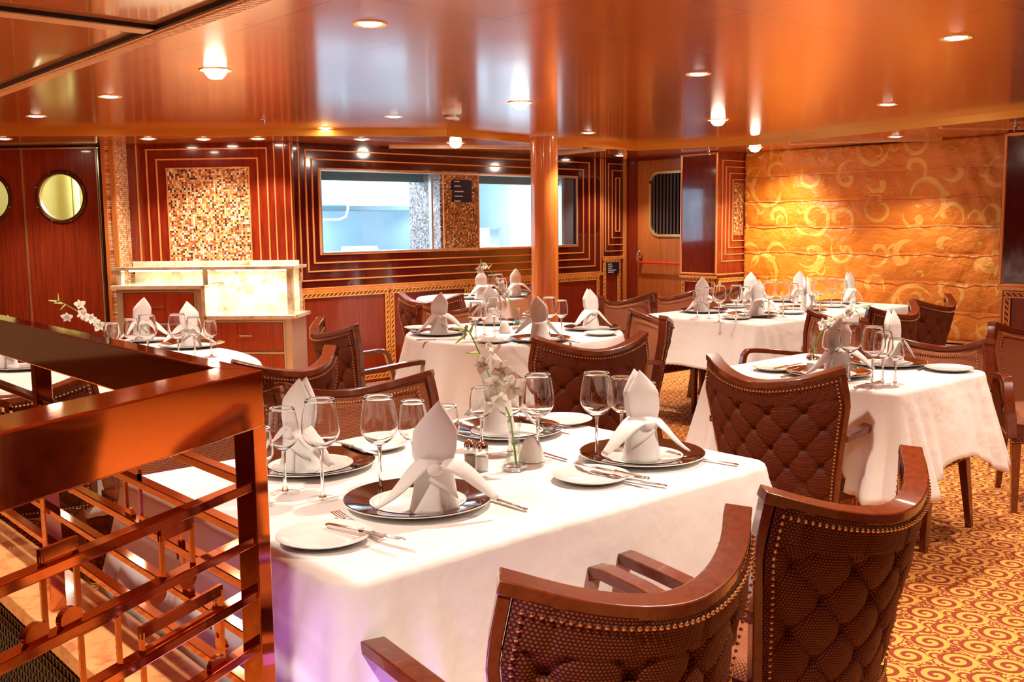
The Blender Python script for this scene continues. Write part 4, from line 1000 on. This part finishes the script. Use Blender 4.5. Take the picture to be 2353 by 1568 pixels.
def make_fork():
    m = MB(); m.sweep([(-.10, 0, .004), (-.06, 0, .004), (.0, 0, .006), (.04, 0, .009), (.055, 0, .007)], [(-.0015, -.0055), (.0015, -.0055), (.0015, .0055), (-.0015, .0055)]); m.ball((-.10, 0, .004), .007, 8, 5, (1.4, 1, .4))
    m.box(.05, .068, -.011, .011, .005, .0078)
    for k in range(4): m.bar((.066, -.0095+.0063*k, .0064), (.105, -.009+.006*k, .010), .0032, .0022)
    return m.build('table_fork', 'chrome')
def make_shaker(fill, nm):
    def mk():
        t = thing(nm); MB().lathe([(0, 0), (.017, 0), (.018, .004), (.0175, .045), (.0155, .052), (.0155, .056)], 24, caps=False).build('glass_body', 'bowl', t)
        MB().lathe([(0, .004), (.0148, .004), (.0150, .038), (0, .038)], 20, caps=False).build('contents', fill, t)
        MB().lathe([(.0165, .052), (.017, .058), (.0165, .066), (.012, .074), (.006, .078), (0, .079)], 24, caps=False).build('cap', 'chrome', t); return t
    return mk
def make_vase():
    t = thing('bud_vase'); 
    pf = [(.030, 0), (.032, .006), (.031, .014), (.024, .028), (.018, .05), (.0145, .075), (.016, .105), (.0195, .128)]
    MB().lathe([(0, .0)]+pf+[(.018, .128), (.0145, .105), (.013, .075), (.0165, .05), (.022, .03), (.02, .018), (0, .016)], 6, caps=False).build('vase_body', 'bowl', t, smooth=False)
    MB().lathe([(0, .001), (.029, .001), (.030, .012), (0, .014)], 6, caps=False).build('vase_foot', 'crystal', t, smooth=False)
    MB().lathe([(0, .017), (.019, .018), (.021, .030), (.0155, .05), (.0125, .07), (0, .07)], 20, caps=False).build('water', 'water', t); return t
def make_votive():
    t = thing('candle_shade'); MB().lathe([(.034, .004), (.034, .012), (.028, .035), (.020, .056), (.010, .066), (0, .069)], 32, caps=False).build('dome', 'ceramic', t)
    MB().lathe([(0, 0), (.030, 0), (.036, .003), (.034, .006), (0, .006)], 32, caps=False).build('saucer', 'white_china', t); return t
def petal_fn(m, c, ax, up, L, W, cup):
    ax = Vector(ax).normalized(); up = Vector(up).normalized(); s = ax.cross(up)
    m.grid(lambda u, v: Vector(c)+ax*(L*v)+s*((u*2-1)*W*max(0, math.sin(PI*(.08+.92*v)**.8))**.8)+up*(cup*math.sin(v*2.2)*L-.3*cup*L*(u*2-1)**2*-1), 5, 7)
def blossom(c, face, size, seed):
    R = random.Random(seed); f = Vector(face).normalized(); a = f.orthogonal().normalized(); b = f.cross(a); m = MB()
    ro = R.uniform(0, 6.28)
    for k in range(5):
        an = ro+2*PI*k/5; d = a*math.cos(an)+b*math.sin(an)
        petal_fn(m, Vector(c), d+f*.25, f, size*(1.0 if k % 2 else .85), size*(.42 if k % 2 else .30), .18)
    petal_fn(m, Vector(c), f+a*.2, a, size*.5, size*.22, .4); m.ball(Vector(c)+f*size*.1, size*.10, 8, 5)
    return m
def orchid(loc, path, flowers, buds, label):
    t = thing('orchid_spray', label, 'flower', loc, 0, 'orchid sprays')
    L = Vector(loc); pth = [Vector(p) for p in path]
    sm_ = []
    for i in range(len(pth)-1):
        for k in range(6):
            f = k/6; p0 = pth[max(i-1, 0)]; p1 = pth[i]; p2 = pth[i+1]; p3 = pth[min(i+2, len(pth)-1)]
            sm_.append(.5*((2*p1)+(-p0+p2)*f+(2*p0-5*p1+4*p2-p3)*f*f+(-p0+3*p1-3*p2+p3)*f**3))
    sm_.append(pth[-1])
    MB().tube(sm_, .0028, 8, .0014).build('stem', 'green', t)
    for i, (c, f, s) in enumerate(flowers): blossom(c, f, s*1.18, i).build('blossom', 'petal', t, solid=.0006, offset=0)
    for c, d in buds:
        m = MB(); c = Vector(c); d = Vector(d).normalized(); m.tube([c-d*.016, c-d*.006, c, c+d*.010, c+d*.018, c+d*.022], .0045, 8, .001); m.build('bud', 'bud', t)
MAKERS.update({'charger': make_charger, 'bread': make_bread, 'napkin': make_napkin(0), 'napkin2': make_napkin(1), 'big': make_glass(.235, .044, .033, .038), 'mid': make_glass(.205, .037, .028, .035), 'small': make_glass(.178, .033, .0255, .032),
 'knife': make_knife, 'fork': make_fork, 'salt': make_shaker('salt', 'salt_shaker'), 'pepper': make_shaker('pepper', 'pepper_shaker'), 'vase': make_vase, 'votive': make_votive})
CATS.update({'charger': 'plate', 'bread': 'plate', 'napkin': 'napkin', 'napkin2': 'napkin', 'big': 'wine glass', 'mid': 'wine glass', 'small': 'wine glass', 'knife': 'knife', 'fork': 'fork', 'salt': 'shaker', 'pepper': 'shaker', 'vase': 'vase', 'votive': 'candle holder'})
TZ_ = .7512
GH = {'big': .235, 'mid': .205, 'small': .178}
def put(kind, px, py, label, group, rz=None, z=TZ_, zr=None):
    p = at(px, py, zr if zr is not None else z); p.z = z
    return inst(kind, p, random.uniform(0, 6.28) if rz is None else rz, label, group)
CAMA = math.atan2(-_f.y, -_f.x)+PI/2     # rotation whose local -y looks at the camera
def setting(px, py, name, tb, rot=0, nap='napkin', cone=None):
    p = at(px, py, TZ_); g = TLAB[tb]
    inst('charger', (p.x, p.y, TZ_), 0, 'dark-rimmed charger plate '+name, 'charger plates on the '+g)
    q = Vector(p) if cone is None else at(cone[0], cone[1], TZ_)
    inst(nap, (q.x, q.y, TZ_+.0075), CAMA+math.radians(rot), 'white napkin folded into a tall peak '+name, 'peaked napkins on the '+g)
def glass(kind, px, rimy, label, tb): put(kind, px, rimy, label, 'wine glasses on the '+TLAB[tb], zr=TZ_+GH[kind])

# nearest table
setting(961, 1158, 'front left on the nearest table', 'T1', 0, cone=(1000, 1178))
setting(1475, 1052, 'right on the nearest table', 'T1', 25, 'napkin2', cone=(1475, 1060))
setting(715, 1073, 'beside the copper railing post on the nearest table', 'T1', -30, cone=(690, 1085))
setting(1165, 995, 'behind the flower vase on the nearest table', 'T1', 150, cone=(1145, 1000))
for px, py, lab in ((745, 1243, 'white bread plate nearest the railing on the nearest table'), (1358, 1103, 'white bread plate left of the right setting on the nearest table'), (860, 1030, 'white bread plate under the tall glass at the middle left'), (1292, 972, 'white bread plate at the far edge of the nearest table')):
    put('bread', px, py, lab, 'bread plates on the nearest table')
for k, px, ry, lab in (('mid', 648, 938, 'wine glass in front of the napkin nearest the post'), ('big', 734, 918, 'large wine glass right of the napkin nearest the post'), ('big', 869, 911, 'large wine glass in front of the tan-lit chair back'),
  ('mid', 948, 922, 'medium wine glass between the tall peak and the tan-lit chair'), ('small', 1025, 933, 'small wine glass right of the front left napkin peak'), ('small', 1105, 890, 'small wine glass behind the salt and pepper shakers'),
  ('mid', 1170, 874, 'medium wine glass behind the orchid blossoms'), ('big', 1235, 861, 'large wine glass right of the orchid'), ('big', 1371, 857, 'largest wine glass left of the right napkin'),
  ('mid', 1428, 867, 'medium wine glass second left of the right napkin'), ('small', 1485, 880, 'small wine glass hidden behind the right napkin peak'), ('small', 592, 985, 'small wine glass half hidden behind the copper post')):
    glass(k, px, ry, lab, 'T1')
put('pepper', 1081, 1078, 'glass pepper shaker with chrome cap, left of the salt', 'shakers on the nearest table'); put('salt', 1108, 1082, 'glass salt shaker with chrome cap beside the vase', 'shakers on the nearest table')
put('votive', 1222, 1060, 'white ceramic dome right of the flower vase on the nearest table', 'ceramic domes')
vp = put('vase', 1183, 1080, 'clear faceted glass vase holding the nearest orchid', 'bud vases', rz=.3)
def rel(px, py, base, toward=0.0):
    """a point on the upright plane through base facing the camera, shown at pixel"""
    d = CR*((px-1176.5)/FPX)-CU*((py-784)/FPX)+_f; n = Vector((_f.x, _f.y, 0)).normalized(); C0 = Vector((0, 0, CH))
    t = ((Vector(base)-C0).dot(n)-toward)/d.dot(n); return C0+d*t-Vector(base)
v1 = vp.location
orchid(v1, [rel(x, y, v1) for x, y in ((1187, 1072), (1178, 1000), (1170, 955), (1145, 905), (1125, 865), (1103, 815), (1082, 770), (1066, 752))],
 [(rel(1176, 890, v1, .015), (-.3, -1, .1), .032), (rel(1150, 850, v1, .01), (-.6, -1, .2), .030), (rel(1140, 880, v1, .012), (-.9, -.8, -.1), .028), (rel(1148, 915, v1, .008), (-.5, -1, -.4), .027), (rel(1112, 838, v1, .01), (-1, -.6, .2), .024), (rel(1120, 798, v1), (.2, -1, .3), .016)],
 [(rel(1070, 762, v1), (-.3, 0, -1)), (rel(1085, 752, v1), (.4, 0, .7)), (rel(1060, 778, v1), (-1, 0, -.6)), (rel(1085, 812, v1), (-1, 0, .1)), (rel(1052, 755, v1), (-1, 0, .2))], 'white orchid spray rising from the vase on the nearest table')
def cutl(kind, x0, y0, x1, y1, lab, tb, z=TZ_, tilt=0):
    a = at(x0, y0, z); b = at(x1, y1, z); c = (a+b)/2; L = (b-a); o = inst(kind, (c.x, c.y, z), math.atan2(L.y, L.x), lab, 'cutlery on the '+TLAB[tb])
    o.rotation_euler[1] = tilt; return o
cutl('knife', 768, 1208, 917, 1249, 'silver knife lying against the front left bread plate', 'T1', TZ_+.016, -.06); cutl('fork', 862, 1232, 783, 1193, 'silver fork beside the front left bread plate', 'T1', TZ_+.002)
cutl('fork', 1192, 1170, 1090, 1138, 'silver fork poking out right of the front left charger', 'T1'); cutl('knife', 1466, 1100, 1340, 1073, 'silver knife resting on the bread plate left of the right setting', 'T1', TZ_+.017)
cutl('fork', 1478, 1112, 1405, 1100, 'silver fork beside the right bread plate', 'T1', TZ_+.001); cutl('fork', 1652, 1065, 1570, 1052, 'silver fork poking out right of the right charger', 'T1')
cutl('knife', 770, 1021, 862, 1046, 'silver knife across the bread plate before the tan-lit chair', 'T1', TZ_+.017); cutl('knife', 1210, 965, 1292, 981, 'silver knife across the far bread plate', 'T1', TZ_+.017); cutl('fork', 1262, 1050, 1225, 1040, 'silver fork tip behind the white ceramic dome', 'T1')

# round middle table
for px, py, nm, rot, cn, nk in ((1010, 768, 'at the left of the round middle table', 0, (1010, 770), 'napkin'), (1240, 783, 'in front on the round middle table', 170, (1240, 786), 'napkin'), (1360, 757, 'at the right of the round middle table', 30, (1358, 759), 'napkin2'), (1140, 744, 'at the far side of the round middle table', 200, (1128, 745), 'napkin')):
    setting(px, py, nm, 'T2', rot, nk, cn)
for px, py, lab in ((1132, 787, 'bread plate at the front of the round middle table'), (1380, 770, 'bread plate at the right edge of the round middle table'), (965, 757, 'bread plate at the left edge of the round middle table')): put('bread', px, py, lab, 'bread plates on the round middle table')
for k, px, ry, lab in (('mid', 1092, 695, 'left of the group of glasses on the round middle table'), ('small', 1112, 700, 'second of the left glasses on the round middle table'), ('big', 1135, 682, 'tall glass before the far napkin on the round middle table'), ('mid', 1150, 680, 'right of the left glasses on the round middle table'),
   ('small', 1230, 695, 'behind the front napkin of the round middle table'), ('big', 1262, 683, 'tall glass right of the front napkin of the round middle table'), ('mid', 1290, 690, 'rightmost glass on the round middle table')): glass(k, px, ry, 'wine glass '+lab, 'T2')
put('votive', 1160, 765, 'white ceramic dome on the round middle table', 'ceramic domes'); vp = put('vase', 1188, 757, 'slim glass vase on the round middle table', 'bud vases', rz=.2); v2 = vp.location
put('salt', 1205, 748, 'salt shaker right of the vase on the round middle table', 'shakers on the round middle table'); put('pepper', 1212, 742, 'pepper shaker by the vase on the round middle table', 'shakers on the round middle table')
orchid(v2, [rel(x, y, v2) for x, y in ((1190, 750), (1182, 715), (1168, 685), (1150, 660), (1135, 635), (1120, 612))],
 [(rel(1102, 620, v2), (-.5, -1, .2), .030), (rel(1112, 612, v2), (0, -1, .3), .022), (rel(1150, 655, v2), (-.3, -1, 0), .030), (rel(1157, 668, v2), (-.6, -1, 0), .026), (rel(1140, 645, v2), (.3, -1, .2), .022), (rel(1165, 676, v2), (-.2, -1, -.2), .02)],
 [(rel(1125, 614, v2), (.6, 0, .5)), (rel(1105, 603, v2), (0, 0, 1))], 'white orchid spray on the round middle table before the window wall')
cutl('knife', 1150, 783, 1195, 794, 'silver knife at the front of the round middle table', 'T2', TZ_+.017); cutl('fork', 1325, 789, 1290, 782, 'silver fork near the front right of the middle table', 'T2'); cutl('knife', 985, 783, 1030, 782, 'silver knife before the left setting of the middle table', 'T2')

# window table
for px, py, nm, rot, cn in ((1083, 686, 'at the left of the window table', 10, (1105, 689)), (1184, 681, 'at the right of the window table', 20, (1184, 683))): setting(px, py, nm, 'T5', rot, 'napkin', cn)
for k, px, ry, lab in (('mid', 1128, 632, 'left glass between the napkins of the window table'), ('big', 1145, 630, 'tall glass between the napkins of the window table'), ('mid', 1155, 640, 'right glass between the napkins of the window table')): glass(k, px, ry, 'wine glass, '+lab, 'T5')
put('votive', 1137, 682, 'white ceramic dome on the small window table', 'ceramic domes')

# far long table
for px, py, nm, rot, cn, nk in ((1617, 717, 'at the left of the far long table', 10, (1611, 719), 'napkin'), (1730, 726, 'in front on the far long table', 30, (1739, 728), 'napkin'), (1700, 703, 'behind the front setting of the far long table', 0, (1722, 700), 'napkin'), (1845, 712, 'in the middle of the far long table', 60, (1853, 716), 'napkin2'), (1800, 692, 'at the back of the far long table', 0, (1834, 696), 'napkin'), (1925, 697, 'at the right of the far long table', 40, (1952, 699), 'napkin2')):
    setting(px, py, nm, 'T3', rot, nk, cn)
for px, py, lab in ((1692, 733, 'bread plate at the front edge of the far long table'), (1817, 721, 'bread plate right of the front setting on the far long table'), (1915, 706, 'bread plate at the right of the far long table'), (1688, 707, 'bread plate behind the left setting of the far long table')): put('bread', px, py, lab, 'bread plates on the far long table')
for k, px, ry, lab in (('small', 1603, 668, 'partly behind the leftmost napkin'), ('mid', 1630, 661, 'first clear one right of the leftmost napkin'), ('big', 1653, 656, 'tall one below the lacquered column corner'), ('big', 1692, 655, 'tall one left of the front napkin'), ('mid', 1712, 659, 'just left of the two overlapping napkins'), ('mid', 1742, 652, 'behind the front napkin'),
   ('big', 1768, 648, 'first of the tall pair before the drapery'), ('big', 1801, 648, 'second of the tall pair before the drapery'), ('mid', 1824, 652, 'left of the middle napkins'), ('mid', 1862, 645, 'right behind the middle napkins'), ('big', 1886, 640, 'tall one in the row against the drapery'), ('mid', 1912, 640, 'middle one in the row against the drapery'), ('mid', 1935, 643, 'last one before the rightmost napkin')): glass(k, px, ry, 'wine glass on the far long table, '+lab, 'T3')
put('pepper', 1719, 714, 'pepper shaker on the far long table beside the front napkin', 'shakers on the far long table'); put('salt', 1829, 700, 'salt shaker in the middle of the far long table', 'shakers on the far long table'); put('votive', 1771, 712, 'white ceramic dome on the far long table', 'ceramic domes')

# right-hand table
setting(1903, 862, 'at the front chair of the right-hand table', 'T4', -5, 'napkin', (1922, 868)); setting(2036, 838, 'at the far side of the right-hand table', 'T4', 40, 'napkin2', (2050, 840))
for px, py, lab in ((1782, 851, 'white bread plate at the left edge of the right-hand table'), (2180, 852, 'white bread plate at the right edge of the right-hand table')): put('bread', px, py, lab, 'bread plates on the right-hand table')
for k, px, ry, lab in (('mid', 1912, 755, 'behind the front napkin peak'), ('big', 1955, 742, 'large, right behind the front napkin peak'), ('big', 2008, 750, 'large, left of the right napkin'), ('mid', 2031, 762, 'overlapping the right napkin'), ('small', 2060, 778, 'small, right of the right napkin')): glass(k, px, ry, 'wine glass on the right-hand table, '+lab, 'T4')
vp = put('vase', 1868, 826, 'glass vase with water at the left of the right-hand table', 'bud vases', rz=.1); v3 = vp.location
orchid(v3, [rel(x, y, v3) for x, y in ((1868, 820), (1876, 785), (1890, 760), (1915, 735), (1945, 718), (1975, 706), (2000, 702))],
 [(rel(1888, 745, v3), (-.6, -1, .1), .030), (rel(1906, 742, v3), (-.3, -1, .2), .030), (rel(1925, 738, v3), (-.5, -1, 0), .030), (rel(1945, 722, v3), (-.3, -1, .3), .032), (rel(1955, 708, v3), (-.3, -1, .4), .026), (rel(1915, 748, v3), (-.5, -1, -.3), .024)],
 [(rel(1975, 728, v3), (.6, 0, -.7)), (rel(1990, 706, v3), (1, 0, .2)), (rel(2003, 700, v3), (1, 0, .3)), (rel(1968, 716, v3), (.8, 0, -.4))], 'white orchid spray arching over the right-hand table')
cutl('knife', 1785, 849, 1838, 838, 'silver knife across the left bread plate of the right-hand table', 'T4', TZ_+.017); cutl('fork', 1798, 868, 1850, 856, 'silver fork below the left bread plate of the right-hand table', 'T4'); cutl('knife', 1970, 892, 2025, 878, 'silver knife in front of the wine glass feet, right-hand table', 'T4'); cutl('fork', 2110, 852, 2148, 840, 'silver fork between charger and right bread plate, right-hand table', 'T4')
put('salt', 1862, 856, 'small glass shaker before the vase of the right-hand table', 'shakers on the right-hand table')

# table behind the railing
for px, py, nm, rot, cn, nk in ((335, 783, 'above the railing, left of the tall glass', 10, (330, 786), 'napkin'), (440, 797, 'above the railing, right of the tall glass', 20, (440, 800), 'napkin2'), (60, 845, 'seen under the railing top at the far left', 0, (15, 850), 'napkin')): setting(px, py, nm, 'T0', rot, nk, cn)
for k, px, ry, lab in (('mid', 256, 742, 'leftmost, beside the orchid'), ('mid', 300, 733, 'left of the napkin'), ('big', 336, 724, 'behind the left napkin'), ('big', 406, 722, 'tallest, between the napkins'), ('mid', 444, 729, 'behind the right napkin'), ('small', 482, 737, 'small, right of the napkins')): glass(k, px, ry, 'wine glass behind the railing, '+lab, 'T0')
vp = put('vase', 262, 812, 'glass vase hidden behind the railing at the left', 'bud vases', rz=.1); v4 = vp.location
orchid(v4, [rel(x, y, v4) for x, y in ((262, 806), (250, 778), (232, 755), (205, 733), (180, 717), (155, 703), (128, 690))],
 [(rel(228, 748, v4), (-.5, -1, 0), .030), (rel(207, 733, v4), (-.3, -1, .2), .030), (rel(190, 722, v4), (-.5, -1, .1), .030), (rel(182, 702, v4), (0, -1, .4), .028), (rel(155, 728, v4), (-.6, -1, -.3), .028), (rel(218, 740, v4), (.2, -1, 0), .026)],
 [(rel(135, 697, v4), (-1, 0, .1)), (rel(145, 705, v4), (-.6, 0, -.6)), (rel(134, 684, v4), (0, 0, 1)), (rel(122, 692, v4), (-1, 0, .2))], 'white orchid spray above the copper railing at the left')
